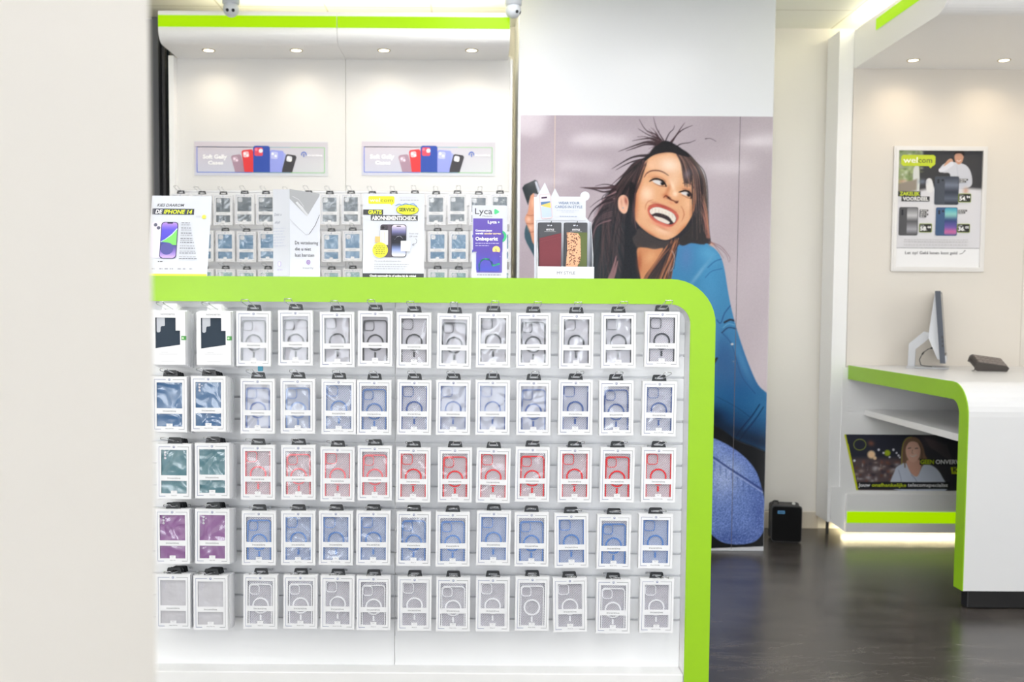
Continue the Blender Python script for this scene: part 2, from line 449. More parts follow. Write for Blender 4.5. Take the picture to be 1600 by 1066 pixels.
# shop front behind the camera: mullions and sill around big panes
ALU = mat('aluminium', (190, 192, 194), 0.3, metal=0.9)
fb = MB(); fb.box(-2.5, 4.9, -3.0, -2.94, 0, .3); fb.box(-2.5, 4.9, -3.0, -2.94, CZ - .22, CZ)
for x in (-2.5, xe, 1.3, 2.9, 4.84): fb.box(x, x + .06, -3.0, -2.94, .3, CZ - .22)
fo = structure(fb, 'window_1', ALU)
gl = mat('clear_glass', (255, 255, 255), 0.0, trans=1.0); gl.node_tree.nodes['Principled BSDF'].inputs['IOR'].default_value = 1.01
for i, (a, c) in enumerate(((-2.44, xe), (xe + .06, 1.3), (1.36, 2.9), (2.96, 4.84))):
    MB().box(a, c, -2.975, -2.97, .3, CZ - .22).build('window_pane', gl, fo)
# baseboard on the far wall
BASEM = mat('skirting_paint', (212, 203, 186), 0.5)
structure(MB().box(1.7, X_(1306, YA), YW - .014, YW - .0005, 0.0, .105), 'baseboard_back', BASEM, bevel=.003)

# dark window framing at the far end, beyond the case wall
DARK1 = mat('anthracite_frame', (46, 46, 50), 0.45); DARK2 = mat('slate_grey_frame', (84, 86, 92), 0.4); DARK3 = mat('dark_pane', (16, 24, 30), 0.08, spec=0.8)
xa, xb, xc, xd = X_(236, 5.8), X_(247, 5.8), X_(259, 5.8), X_(270, 5.8)
wn = structure(MB().box(-2.5, xb, 5.78, 5.9, 0, CZ - .06), 'window_2', DARK1)
MB().box(xb, xb + .035, 5.74, 5.9, 0, CZ - .06).build('window_mullion', DARK2, wn)
MB().box(xb + .035, xd, 5.8, 5.88, 0, CZ - .06).build('window_pane', DARK3, wn)
MB().box(xb + .05, xb + .066, 5.76, 5.8, 0, CZ - .06).build('window_mullion', DARK1, wn)

# column with the wall-high photo print
cx0, cx1 = X_(808.5, YC, 300), X_(1210.5, YC, 100)
cb = MB().box(cx0, cx1, YC, YW, 0, CZ)
structure(cb, 'wall_column', bump(mat('column_laminate', (228, 231, 236), 0.28), 40, .03), bevel=.004)

# ceiling LED panels: those mirrored in the poster, and unseen ones added for brightness
LED = mat('led_panel_diffuser', (255, 255, 255), 0.6, emit=PANEL_E, ecol=(253, 252, 252))
for i, (lx, ly) in enumerate(((1.23, .97), (1.23, -.83), (2.93, .97), (2.93, -.83), (-.57, 2.17), (1.23, 4.0), (2.93, 3.6), (.33, 2.17), (4.3, 2.17), (.33, 1.57), (-.57, .37), (-.57, -.83), (-.57, -2.2), (.95, -2.3), (4.3, -.83), (4.3, .97), (-.57, 4.0), (.1, 4.6))):
    t = thing('ceiling_light', (lx, ly, CZ), 'square LED ceiling panel, ' + ['over the walkway by the shop front', 'nearest the shop front on the rack side', 'over the till aisle, second from the shop front', 'nearest the shop front in the till aisle', 'above the front case rack', 'in front of the column', 'between the column and till', 'added fill above the front case rack beside the walkway', 'by the side wall', 'added fill, second above the rack beside the walkway', 'added fill above the pillar', 'added fill beside the window behind the pillar', 'added fill in the shop front corner by the dark side', 'along the shop front glass', 'added fill in the till aisle by the shop front', 'added fill in the till aisle by the side wall', 'added fill near the case wall banners', 'added fill before the column corner by the case wall'][i], 'ceiling light', 'LED ceiling panels')
    q = MB(); q.ring(rrect(-.3, .3, -.3, .3, .003, 1), rrect(-.28, .28, -.28, .28, .003, 1), -.012, -.001, 'z').build('light_frame', WHITE, t)
    MB().box(-.28, .28, -.28, .28, -.008, -.002).build('diffuser', LED, t)

# ------------------------------------------------------------------ front rack (arch-shaped, lime edge)
T = 0.075; R0 = 0.137
gx1 = X_(1116, YG, 600); gx0 = -1.27; gz = Z_(434.6, YG)
def archpts(x0, x1, z0, z1, r, n=10):
    p = [(x0, z0), (x0, z1 - r)]
    for k in range(1, n): a = math.radians(180 - 90 * k / n); p.append((x0 + r + r*math.cos(a), z1 - r + r*math.sin(a)))
    p += [(x0 + r, z1), (x1 - r, z1)]
    for k in range(1, n): a = math.radians(90 - 90 * k / n); p.append((x1 - r + r*math.cos(a), z1 - r + r*math.sin(a)))
    return p + [(x1, z1 - r), (x1, z0)]
rack = thing('display_rack', ((gx0 + gx1) / 2, YG + .18, 0), 'white slatted display rack with lime green arch edge holding the nearest rows of boxed cases', 'display rack')
def sub(b, name, m, parent, **k):
    """a part given in room coordinates, parented under a thing without moving"""
    o = b.build(name, m, parent, **k); pl = parent
    off = Vector((0, 0, 0)); q = parent
    while q is not None: off += q.location; q = q.parent
    o.location = -off; return o
O, I = archpts(gx0, gx1, 0, gz, R0), archpts(gx0 + T, gx1 - T, 0, gz - T, R0 - T)
sub(MB().strip(O, I, YG + .004, YG + .36), 'arch_body', WHITE, rack)
zs_ = Z_(602, YG)
k = len(O) - 1
O1, I1 = O[:k] + [(gx1, zs_ + .0006)], I[:k] + [(gx1 - T, zs_ + .0006)]
sub(MB().strip(O1, I1, YG, YG + .0045), 'edge_trim', GREEN, rack, bevel=.0008)
sub(MB().strip([(gx1, zs_ - .0006), (gx1, 0.004)], [(gx1 - T, zs_ - .0006), (gx1 - T, 0.004)], YG, YG + .0045), 'edge_trim', GREEN, rack, bevel=.0008)
def slat_profile(zs, z0, z1, y, d=.014, h=.0072, back=.018):
    p = [(y, z0)]
    for z in sorted(zs):
        p += [(y, z - h/2), (y + d, z - h/2), (y + d, z + h/2), (y, z + h/2)]
    return p + [(y, z1), (y + back, z1), (y + back, z0)]
zs = [Z_(485 + 34.4 * i, YS) for i in range(15)]
xsm = X_(617, YS, 900)
bz = Z_(1040, YS)
for a, c in ((gx0 + T + .001, xsm - .001), (xsm + .001, gx1 - T - .001)):
    sub(MB().prism(slat_profile(zs, bz, gz - T - .001, YS), a, c, 'x'), 'slatted_panel', SLAT, rack)
sub(MB().box(gx0 + T + .001, gx1 - T - .001, YG + .012, YG + .36, 0, bz), 'base_shelf', WHITE, rack, bevel=.003)

# ------------------------------------------------------------------ boxed phone cases
BW, BH, BD = 0.1035, 0.1665, 0.022
stripe = mat('striped_insert', (200, 198, 210), 0.6)
n, l, b = nodes(stripe)
tc = n.new('ShaderNodeTexCoord'); sx = n.new('ShaderNodeSeparateXYZ'); su = n.new('ShaderNodeMath'); su.operation = 'SUBTRACT'
l.new(tc.outputs['Object'], sx.inputs[0]); l.new(sx.outputs['X'], su.inputs[0]); l.new(sx.outputs['Z'], su.inputs[1])
mu = n.new('ShaderNodeMath'); mu.operation = 'MULTIPLY'; mu.inputs[1].default_value = 1 / 0.0052
fr = n.new('ShaderNodeMath'); fr.operation = 'FRACT'; cr = n.new('ShaderNodeValToRGB'); cr.color_ramp.interpolation = 'LINEAR'
cr.color_ramp.elements[0].position = 0.0; cr.color_ramp.elements[0].color = lin((98, 98, 114)); cr.color_ramp.elements[1].position = 0.46; cr.color_ramp.elements[1].color = lin((240, 239, 247))
e = cr.color_ramp.elements.new(0.36); e.color = lin((98, 98, 114)); e = cr.color_ramp.elements.new(0.93); e.color = lin((240, 239, 247)); e = cr.color_ramp.elements.new(1.0); e.color = lin((98, 98, 114))
l.new(su.outputs[0], mu.inputs[0]); l.new(mu.outputs[0], fr.inputs[0]); l.new(fr.outputs[0], cr.inputs[0]); l.new(cr.outputs[0], b.inputs['Base Color'])

def film_mat(name, strength, scale, fac, rough=0.1, seed=0.0):
    mt = bpy.data.materials.new(name); mt.use_nodes = True
    n = mt.node_tree.nodes; l = mt.node_tree.links; n.clear()
    out = n.new('ShaderNodeOutputMaterial'); mx = n.new('ShaderNodeMixShader'); tr = n.new('ShaderNodeBsdfTransparent'); g = n.new('ShaderNodeBsdfGlossy')
    g.inputs['Roughness'].default_value = rough; g.inputs['Color'].default_value = (0.95, 0.98, 1, 1)
    oi = n.new('ShaderNodeObjectInfo'); tc = n.new('ShaderNodeTexCoord'); no = n.new('ShaderNodeTexNoise'); bp = n.new('ShaderNodeBump'); no.noise_dimensions = '4D'
    no.inputs['Scale'].default_value = scale; no.inputs['Detail'].default_value = 1.0; no.inputs['Distortion'].default_value = 1.2
    ml = n.new('ShaderNodeMath'); ml.operation = 'MULTIPLY'; ml.inputs[1].default_value = 40
    l.new(oi.outputs['Random'], ml.inputs[0]); l.new(ml.outputs[0], no.inputs['W'])
    l.new(tc.outputs['Object'], no.inputs['Vector']); l.new(no.outputs['Fac'], bp.inputs['Height'])
    bp.inputs['Strength'].default_value = strength; bp.inputs['Distance'].default_value = 0.02
    l.new(bp.outputs[0], g.inputs['Normal'])
    mx.inputs[0].default_value = fac
    l.new(tr.outputs[0], mx.inputs[1]); l.new(g.outputs[0], mx.inputs[2]); l.new(mx.outputs[0], out.inputs[0])
    return mt
FILM = film_mat('clear_window_film', 0.22, 14, 0.04)
CRINKLE = film_mat('crinkled_clear_film', 0.55, 16, 0.085, 0.2)

def tint_mat(name, rgb, fac):
    mt = bpy.data.materials.new(name); mt.use_nodes = True
    n = mt.node_tree.nodes; l = mt.node_tree.links; n.clear()
    out = n.new('ShaderNodeOutputMaterial'); mx = n.new('ShaderNodeMixShader'); tr = n.new('ShaderNodeBsdfTransparent'); g = n.new('ShaderNodeBsdfDiffuse')
    g.inputs[0].default_value = lin(rgb); mx.inputs[0].default_value = fac
    l.new(tr.outputs[0], mx.inputs[1]); l.new(g.outputs[0], mx.inputs[2]); l.new(mx.outputs[0], out.inputs[0]); return mt

def carton_front(b, y=0.0, band=True):
    xs = [-.5*BW, -.37*BW, -.09*BW, .09*BW, .37*BW, .5*BW]
    if band:
        zz = [0, .10*BH, .152*BH, .331*BH, .43*BH, .894*BH, BH]
        skip = {(1, 1), (1, 2), (2, 2), (3, 1), (3, 2), (1, 4), (2, 4), (3, 4)}
    else:
        zz = [0, .10*BH, .152*BH, .894*BH, BH]; skip = {(1, 1), (3, 1), (1, 2), (2, 2), (3, 2)}
    b.cells(xs, zz, y, skip)
def carton_body(b):
    x0, x1 = -BW/2, BW/2
    b.face([(x0, BD, 0), (x0, 0, 0), (x0, 0, BH), (x0, BD, BH)]); b.face([(x1, 0, 0), (x1, BD, 0), (x1, BD, BH), (x1, 0, BH)])
    b.face([(x0, 0, BH), (x1, 0, BH), (x1, BD, BH), (x0, BD, BH)]); b.face([(x0, BD, 0), (x1, BD, 0), (x1, 0, 0), (x0, 0, 0)])
    b.face([(x1, BD, 0), (x0, BD, 0), (x0, BD, BH), (x1, BD, BH)])
def carton_print(b, name2, band=True, ink=2):
    y = -.0003
    def ln(x0, z0, x1, z1, mi): b.face([(x0*BW, y, z0*BH), (x1*BW, y, z0*BH), (x1*BW, y, z1*BH), (x0*BW, y, z1*BH)], mi)
    ln(-.435, .945, -.1, .951, 1); ln(.1, .945, .435, .951, 2); ln(-.435, .05, -.427, .951, 1); ln(.427, .06, .435, .951, 2)
    ln(-.435, .046, -.25, .053, 1); ln(.27, .046, .435, .053, 2)
    # round logo with a small stem
    b.ring([(p[0], p[1]) for p in circ(0, .947*BH, .0034, 12)], [(p[0], p[1]) for p in circ(0, .947*BH, .0023, 12)], y - .0001, y, 'y', 1)
    b.face([(-.0005, y, .925*BH), (.0007, y, .925*BH), (.0007, y, .95*BH), (-.0005, y, .95*BH)], 1)
    if band: b.text('incentive', 0, .365*BH, h=.0056, w=.039, y=y, mi=ink, align='c', bold=.004)
    b.text(name2, 0, .055*BH, h=.0026, y=y, mi=2, align='c', bold=.01)
    b.text('MagSafe', 0, .125*BH, h=.0016, y=y, mi=2, align='c')
_cart = {}
def carton(name2, band=True):
    k = (name2, band)
    if k not in _cart:
        b = MB(); carton_front(b, 0, band); carton_body(b); me0 = b
        b2 = MB(); b2.v, b2.f, b2.m, b2.c, b2.smooth = list(b.v), list(b.f), list(b.m), list(b.c), list(b.smooth)
        carton_print(b2, name2, band)
        _cart[k] = b2.mesh('carton', [CARD, PRINT_BLUE, PRINT_GREY])
    return _cart[k]
b = MB(); carton_body(b); b.face([(-BW/2, 0, 0), (BW/2, 0, 0), (BW/2, 0, BH), (-BW/2, 0, BH)])
PLAIN = b.mesh('carton', [CARD], merge=True)
INSERT = MB().box(-.44*BW, .44*BW, .0080, .0085, .04*BH, .93*BH).mesh('striped_card', stripe)
FILMM = MB(); FILMM.face([(-.40*BW, .0012, .07*BH), (.40*BW, .0012, .07*BH), (.40*BW, .0012, .92*BH), (-.40*BW, .0012, .92*BH)]); FILMM = FILMM.mesh('window_film', FILM)
CRINM = MB(); CRINM.face([(-.40*BW, .0012, .07*BH), (.40*BW, .0012, .07*BH), (.40*BW, .0012, .92*BH), (-.40*BW, .0012, .92*BH)]); CRINM = CRINM.mesh('window_film', CRINKLE)
def tab_mesh(m, wd=.046, h=.019):
    o = [(p[0] * (1 - .18 * max(0, p[1]) / h), p[1]) for p in rrect(-wd/2, wd/2, -.004, h, [.001, .001, .004, .004], 3)]
    i = rrect(-.0135, .0135, .0055, .0108, .0024, 3)
    return MB().ring(o, i, -.0008, .0008, 'y').mesh('hanger_tab', m)
TABB = tab_mesh(BLACKP); TABW = tab_mesh(CARD, .046, .02)

CASECOL = {
 'black': ((52, 54, 60), (205, 206, 220), .16), 'dark blue': ((44, 76, 128), (170, 190, 225), .22), 'blue': ((62, 88, 150), (178, 196, 232), .18), 'soft blue': ((92, 122, 178), (175, 198, 235), .24),
 'pink': ((236, 118, 128), (240, 200, 206), .16), 'red': ((226, 44, 52), (226, 170, 176), .12), 'light blue': ((92, 132, 196), (150, 182, 230), .30), 'white': ((236, 237, 242), (205, 205, 212), .25)}
_case = {}
def case_meshes(color, big):
    k = (color, big)
    if k in _case: return _case[k]
    rgb, trgb, fac = CASECOL[color]
    fm_ = mat(color.replace(' ', '_') + '_case_plastic', rgb, 0.3)
    tm = MATS.get('tint_' + color) or tint_mat('tint_' + color, trgb, fac); MATS['tint_' + color] = tm
    w_, top, bot = (.078, .156, .006) if big else (.0725, .1395, .006)
    b = MB()
    n_ = 5
    b.ring(rrect(-w_/2, w_/2, bot, top, .011, n_), rrect(-w_/2 + .0032, w_/2 - .0032, bot + .0032, top - .0032, .008, n_), .002, .0075, 'y', 0)
    cs = .033 if big else .030
    cl = -w_/2 + .0035; ct = (.1478 if big else top - .0035)
    b.ring(rrect(cl, cl + cs, ct - cs, ct, .009, n_), rrect(cl + .0018, cl + cs - .0018, ct - cs + .0018, ct - .0018, .0075, n_), .0016, .004, 'y', 0)
    b.face([(-w_/2 + .003, .0066, bot + .003), (w_/2 - .003, .0066, bot + .003), (w_/2 - .003, .0066, top - .003), (-w_/2 + .003, .0066, top - .003)], 1)
    me = b.mesh('phone_case', [fm_, tm])
    cz = .077 if big else .071
    r = MB(); r.ring(circ(0, cz, .0255, 28), circ(0, cz, .0208, 28), .0048, .0056, 'y')
    bar = MB(); bar.prism(rrect(-.0028, .0028, cz - .045, cz - .0285, .001, 2), .0048, .0056, 'y')
    _case[k] = (me, r.mesh('magnet_ring', fm_), bar.mesh('magnet_bar', fm_))
    return _case[k]

ORD = ['first', 'second', 'third', 'fourth', 'fifth', 'sixth', 'seventh', 'eighth', 'ninth', 'tenth', 'eleventh', 'twelfth', 'thirteenth', 'fourteenth', 'fifteenth', 'sixteenth']
# hooks
b = MB()
pth = [(-.011, -.0005, 0), (-.011, -.150, .0275), (-.011, -.200, .0368), (-.0108, -.2065, .0390), (-.0100, -.2090, .0430)]
pth += [(-x, y, z) for (x, y, z) in reversed(pth)]
b.tube(pth, .00125, 6)
b.prism(rrect(-.017, .017, -.003, .003, .001, 2), -.0025, 0, 'y')
HOOK = b.mesh('wire_hook', CHROME)

ROWN = ['top', 'second', 'third', 'fourth', 'bottom']
ROWS = [
 [(262, 487), (333.5, 487.5), (395.5, 486), (461.5, 485), (527, 487.5), (586, 486), (647, 488.5), (709.5, 490), (771, 488), (834, 489), (901, 490), (967.5, 489), (1035, 487)],
 [(264, 588.7), (325, 588), (402, 592), (465, 592), (529, 593), (584.5, 594), (647, 594), (708, 594), (770, 594), (834, 594.5), (899.5, 594), (964, 595), (1030.5, 596)],
 [(271, 694), (331, 693), (402.5, 696), (466, 696), (527, 699), (585.5, 697), (645.5, 700), (711, 700), (770.5, 701), (832, 699), (898.5, 700), (965, 700), (1029.5, 700)],
 [(269, 796), (331, 796), (404, 799), (465.5, 799), (524.5, 799), (583, 799), (646, 800), (707.5, 801), (771, 799), (831, 801), (894, 803), (959.5, 805), (1025, 804)],
 [(270, 898), (328.5, 900), (406, 899), (469, 899), (527, 900), (583.5, 901), (647.5, 902), (708, 903), (770, 903), (831.5, 902), (892, 904), (958.5, 906), (1026.5, 905)]]
ROT = {(0, 7): .4, (0, 9): -.5, (3, 9): -.3, (3, 10): -1.1, (3, 8): .4, (2, 8): .5, (4, 10): -1.3, (0, 4): -.6, (1, 11): -.7, (0, 11): -.7, (4, 2): .3, (2, 0): .2}
BIG = {0: {4, 6, 8, 10, 11, 12}, 1: {4, 6, 7, 8, 10, 12}, 2: {4, 6, 8, 10, 12, 2}, 3: {3, 4, 5, 8, 10, 12}, 4: {4, 6, 8, 10, 12}}
MODEL = ['iPhone 15', 'iPhone 15 Pro', 'iPhone 14 Pro Max', 'iPhone 14', 'iPhone 13', 'iPhone 13 Pro', 'iPhone 12', 'iPhone 14 Plus', 'iPhone 13', 'iPhone 15 Pro', 'iPhone 14 Pro Max']

# the fabric case box (irregular window)
FW, FH = .1025, .1585
b = MB()
def fp(u, v): return ((u - 632) / 433 * FW - FW/2, 0, (820 - v) / 675 * FH)
for q in (((632, 820), (690, 820), (690, 145), (632, 145)), ((690, 222), (1065, 222), (1065, 145), (690, 145)), ((945, 385), (1065, 385), (1065, 222), (945, 222)),
          ((1000, 565), (1065, 565), (1065, 385), (1000, 385)), ((690, 820), (1065, 820), (1065, 565), (1000, 565), (690, 612))):
    b.face([fp(*p) for p in q])
x0, x1 = -FW/2, FW/2
b.face([(x0, BD, 0), (x0, 0, 0), (x0, 0, FH), (x0, BD, FH)]); b.face([(x1, 0, 0), (x1, BD, 0), (x1, BD, FH), (x1, 0, FH)])
b.face([(x0, 0, FH), (x1, 0, FH), (x1, BD, FH), (x0, BD, FH)]); b.face([(x0, BD, 0), (x1, BD, 0), (x1, 0, 0), (x0, 0, 0)]); b.face([(x1, BD, 0), (x0, BD, 0), (x0, BD, FH), (x1, BD, FH)])
b.text('NOMOBITES', 0, .935*FH, h=.0042, w=.042, y=-.0003, mi=1, align='c')
for z, x, ww in ((.23, -.01, .02), (.2, 0, .055), (.06, 0, .04)): b.face([(x - ww/2, -.0003, z*FH), (x + ww/2, -.0003, z*FH), (x + ww/2, -.0003, z*FH + .0004), (x - ww/2, -.0003, z*FH + .0004)], 1)
FABBOX = b.mesh('carton', [CARD, PRINT_GREY])
FABRIC = bump(mat('slate_fabric', (58, 69, 82), 0.85, spec=.2), 900, .4, .0006)
b = MB(); b.prism(rrect(-.039, .037, .006, .15, .008), .004, .012, 'y')
FABCASE = b.mesh('phone_case', FABRIC)
b = MB(); b.prism([(fp(*p)[0], fp(*p)[2]) for p in ((702, 215), (805, 215), (805, 322), (795, 330), (762, 332), (752, 345), (748, 398), (735, 410), (712, 410), (702, 400))], .0033, .0045, 'y')
CUTOUT = b.mesh('camera_cutout', mat('pale_grey_card', (196, 200, 208), .6))
STICK = mat('green_sticker', (72, 158, 70), .5)
b = MB(); b.box(.040, FW/2 + .0006, -.0006, .0104, .0740, .0860); b.prism(circ(.0445, .080, .0032, 12), -.0010, -.0005, 'y', 1)
STICKER = b.mesh('green_sticker', [STICK, mat('pale_green_print', (205, 232, 190), .5)])

SOLID = {1: ('dark blue', (44, 94, 142)), 2: ('teal', (78, 122, 134)), 3: ('purple', (142, 96, 150)), 4: ('light grey', (196, 195, 201))}
HOLES = MB()
for z in (.1415, .1325, .1235): HOLES.prism(circ(-.027, z, .0036, 14), .0022, .0029, 'y')
HOLES.prism(circ(-.0195, .1375, .0017, 10), .0022, .0029, 'y')
HOLEM = HOLES.mesh('camera_cutout', stripe)
def solid_case(name, rgb):
    k = 'solid_' + name
    if k not in _case:
        m_ = bump(mat(name.replace(' ', '_') + '_gel_case', rgb, .4, spec=.3), 16, .5, .01)
        _case[k] = MB().prism(rrect(-.0385, .0385, .006, .156, .010), .003, .0075, 'y').mesh('phone_case', m_)
    return _case[k]

for r, row in enumerate(ROWS):
    for c, (px, py) in enumerate(row):
        stack = c < 2
        yf = 2.962 if stack else 2.988 + random.uniform(-.003, .003)
        fab = (r == 0 and c < 2); H = FH if fab else BH
        P = at(px, py, yf); rx = math.radians(ROT.get((r, c), random.uniform(-.25, .25)) + .2)
        x, z = P.x, P.z - H
        if fab: lab = 'boxed slate fabric phone case with green sticker, ' + ('stack by the wall edge' if c == 0 else 'second stack'); nm = 'fabric_case_box'; grp = 'boxed fabric phone cases'
        elif stack: lab = f'boxed {SOLID[r][0]} solid phone case, front of the {"stack at the wall edge" if c == 0 else "second stack in its row"}'; nm = 'gel_case_box'; grp = 'boxed solid colour phone cases'
        else:
            color = ['black', 'blue' if c > 5 else 'soft blue', 'pink' if c < 6 else 'red', 'light blue', 'white'][r]
            if r == 1 and c in (2, 3): color = 'blue' if c == 2 else 'soft blue'
            lab = f'boxed {color} ring phone case in the {ROWN[r]} row, {ORD[c-2]} after the two stacks'; nm = 'ring_case_box'; grp = f'boxed {color} ring phone cases on the front rack'
        t = thing(nm, (x, yf, z), lab, 'phone case box', grp, (0, rx, math.radians(random.uniform(-1.2, 1.2)) if not stack else 0))
        if fab:
            link('carton', FABBOX, t); cs_ = link('phone_case', FABCASE, t); link('camera_cutout', CUTOUT, cs_); link('hanger_tab', TABW, t, (0, BD/2, FH))
            link('green_sticker', STICKER, t)['label'] = 'green sticker with a pale dot'
        elif stack:
            link('carton', carton(['', 'Galaxy S23 Ultra', 'Galaxy S24', 'Galaxy S23', 'Galaxy S24 Ultra'][r], True), t); link('striped_card', INSERT, t)
            cs_ = link('phone_case', solid_case(*SOLID[r]), t)
            if not (r == 1 and c == 0) and not (r == 2 and c == 1): link('camera_cutout', HOLEM, cs_)
            link('window_film', FILMM if r == 4 else CRINM, t)
            link('hanger_tab', TABB, t, (0, BD/2, BH))
        else:
            nob = (r == 4 and c == 9)
            a_, b_, c_ = case_meshes(color, c in BIG[r])
            link('carton', carton(MODEL[c-2], not nob), t); link('striped_card', INSERT, t)
            cs_ = link('phone_case', a_, t); link('magnet_ring', b_, cs_); link('magnet_bar', c_, cs_)
            wr = (r, c) in {(0, 8), (0, 9), (0, 10), (0, 11), (1, 12), (1, 11), (3, 3), (3, 4), (3, 5), (3, 6), (2, 3), (1, 3)}
            link('window_film', CRINM if wr else FILMM, t); link('hanger_tab', TABB, t, (0, BD/2, BH))
        if stack:
            for k in range(3):
                o = link('case_box', PLAIN, None, (x + random.uniform(-.001, .003), yf + (k + 1) * .0232, z - (k + 1) * .0043 + random.uniform(-.0008, .0008)))
                tag(o, f'white case box {["directly behind the front", "third in depth of the", "last against the slats in the"][k]} {ROWN[r]} row {"stack at the wall edge" if c == 0 else "second stack"}', 'phone case box', 'white case boxes stacked behind the front ones')
                link('hanger_tab', TABW if fab else TABB, o, (0, BD/2, BH))
        hz = z + H + .0085 - (YS - yf - BD/2) * .1835
        h = link('wire_hook', HOOK, None, (x, YS - .0030, hz), (0, 0, math.radians(random.uniform(-2.2, 2.2))))
        tag(h, f'silver wire hook in the {ROWN[r]} row of the front rack, {ORD[c]} from the wall edge', 'hook', 'wire hooks on the front rack')
# small blue tag showing under one box
p_ = at(403, 575, 3.0)
o = MB().prism(rrect(-.007, .007, -.012, .004, .002), 0, .012, 'y').build('price_tag', mat('cyan_plastic', (40, 170, 205), .4), None, (p_.x, 3.03, p_.z))
tag(o, 'small cyan plastic tag peeking out below a black ring case box', 'tag')

# ------------------------------------------------------------------ case wall at the back
ux0, ux1 = X_(277, YB, 150), X_(797, YB, 150)
unit = thing('wall_display', ((ux0 + ux1) / 2, YB, 0), 'tall white slatted wall display with curved lit canopy behind the front rack', 'wall display')
xm = X_(540, YB, 200); zt = Z_(94, YB)
zt_s = Z_(300, YB)
zsb = [zt_s - .012 - .0683 * i for i in range(22)]
for a, c in ((ux0, xm - .0012), (xm + .0012, ux1)):
    sub(MB().box(a, c, YB, YB + .02, zt_s + .001, zt + .02), 'back_panel', PANELM, unit)
    sub(MB().prism(slat_profile([z for z in zsb if z > .2], .12, zt_s, YB), a, c, 'x'), 'slatted_panel', SLAT, unit)
sub(MB().box(ux0 - .03, ux0, YB - .06, YB + .3, 0, zt + .0), 'side_panel', WHITE, unit, bevel=.002)
sub(MB().box(ux1, ux1 + .012, YB - .03, YB + .3, 0, zt + .0), 'side_panel', WHITE, unit, bevel=.002)
sub(MB().box(ux0, ux1, YB - .3, YB, 0, .12), 'plinth', WHITE, unit, bevel=.003)
YF = 5.24
zc1, zc0 = Z_(20, YF), Z_(50, YF)
def canopy_profile(yf, yb, ztop, zstart, zbot, n=10):
    """front face, quarter curve, flat underside, then back up (y, z)"""
    rr = zstart - zbot; p = [(yf, ztop)]
    for k in range(n + 1):
        a = math.radians(90 * k / n); p.append((yf + rr * 1.15 * (1 - math.cos(a)), zstart - rr * math.sin(a)))
    p += [(yb, zbot), (yb, zbot + .03), (yf + rr * 1.3, zbot + .03), (yf + .02, zstart), (yf + .02, ztop)]
    return p
cl, cr_, cm_ = X_(247, YF, 40), X_(797, YF, 40), X_(526.5, YF, 40)
for a, c in ((cl, cm_ - .001), (cm_ + .001, cr_)):
    sub(MB().prism(canopy_profile(YF, YB + .05, zc1, zc0, zt), a, c, 'x', smooth=False), 'canopy', WHITE, unit)
    sub(MB().box(a + .001, c - .001, YF - .004, YF - .0003, Z_(45, YF), Z_(27, YF)), 'lime_stripe', GREENLIT, unit)['label'] = 'glowing lime green stripe'
# tube lamps lying behind the canopy
area('canopy_tube_light', ((cl + cr_) / 2 + .1, 5.5, zt + .12), (math.radians(180), 0, 0), cr_ - cl - .3, .12, 6.5, (1.0, .92, .68))

def downlight(x, y, z, label, power, col=(1.0, .86, .66)):
    t = thing('downlight', (x, y, z), label, 'downlight', 'recessed spotlights in the canopies')
    MB().lathe([(.026, .004), (.027, -.003), (.034, -.004), (.036, 0), (.036, .003)], (0, 0, 0), 24).build('bezel', mat('satin_nickel_bezel', (196, 186, 166), .3, metal=.9), t)
    b = MB(); b.prism(circ(0, 0, .0262, 24), -.0016, .001, 'z'); b.build('lamp', mat('warm_lamp', (255, 236, 205), .5, emit=14, ecol=(255, 232, 196)), t)
    d = bpy.data.lights.new('downlight_beam', 'SPOT'); d.energy = power; d.spot_size = math.radians(150); d.spot_blend = 1; d.color = col; d.shadow_soft_size = .025
    o = bpy.data.objects.new('downlight_beam', d); COL.objects.link(o); o.parent = t; o.location = (0, 0, -.012)
for i, px in enumerate((326, 463, 600, 737)):
    p_ = on_z(px, 78.5, zt)
    downlight(p_.x, p_.y, zt, f'round recessed spotlight in the canopy over the case wall, {ORD[i]} from the dark window', 3.5)

# back wall boxes
BCOL = {0: ('dark grey', (88, 100, 112)), 1: ('steel blue', (74, 122, 160)), 2: ('sea green', (128, 165, 168))}
b = MB()
b.prism(rrect(-.0355, -.0105, .122, .1465, .008), .0022, .0029, 'y')
SQCUT = b.mesh('camera_cutout', mat('pale_card', (205, 208, 214), .6))
def backcase(name, rgb):
    k = 'back_' + name
    if k not in _case:
        _case[k] = MB().prism(rrect(-.0385, .0385, .006, .156, .010), .003, .0075, 'y').mesh('phone_case', bump(mat(name.replace(' ', '_') + '_soft_case', rgb, .3), 14, .5, .01))
    return _case[k]
yb = 5.46
colx = [781.5 - 33.4 * i for i in range(16)][::-1]
for r in range(3):
    py = (303.5, 361.5, 421)[r]
    for i, px in enumerate(colx):
        P = at(px + (2, 4, 5)[r] * (px - 740) / 740 * -1 + (2 if r else 0), py + random.uniform(-1, 1), yb)
        nmc, rgb = BCOL[r]
        t = thing('soft_case_box', (P.x, yb, P.z - BH), f'boxed {nmc} case on the back wall, {ROWN[r]} row, {ORD[i]} from the dark window', 'phone case box', f'boxed {nmc} cases on the back wall')
        link('carton', carton('iPhone 13', True), t); cs_ = link('phone_case', backcase(nmc, rgb), t)
        if i % 5 != 1: link('camera_cutout', SQCUT, cs_)
        link('window_film', CRINM, t); link('hanger_tab', TABB, t, (0, BD/2, BH))
        h = link('wire_hook', HOOK, None, (P.x, YB - .0030, P.z + .0085 - (YB - yb - BD/2) * .1835), (0, 0, math.radians(random.uniform(-2, 2))))
        tag(h, f'thin wire hook on the back wall, {ROWN[r]} row, {ORD[i]} from the dark window', 'hook', 'wire hooks on the back wall')

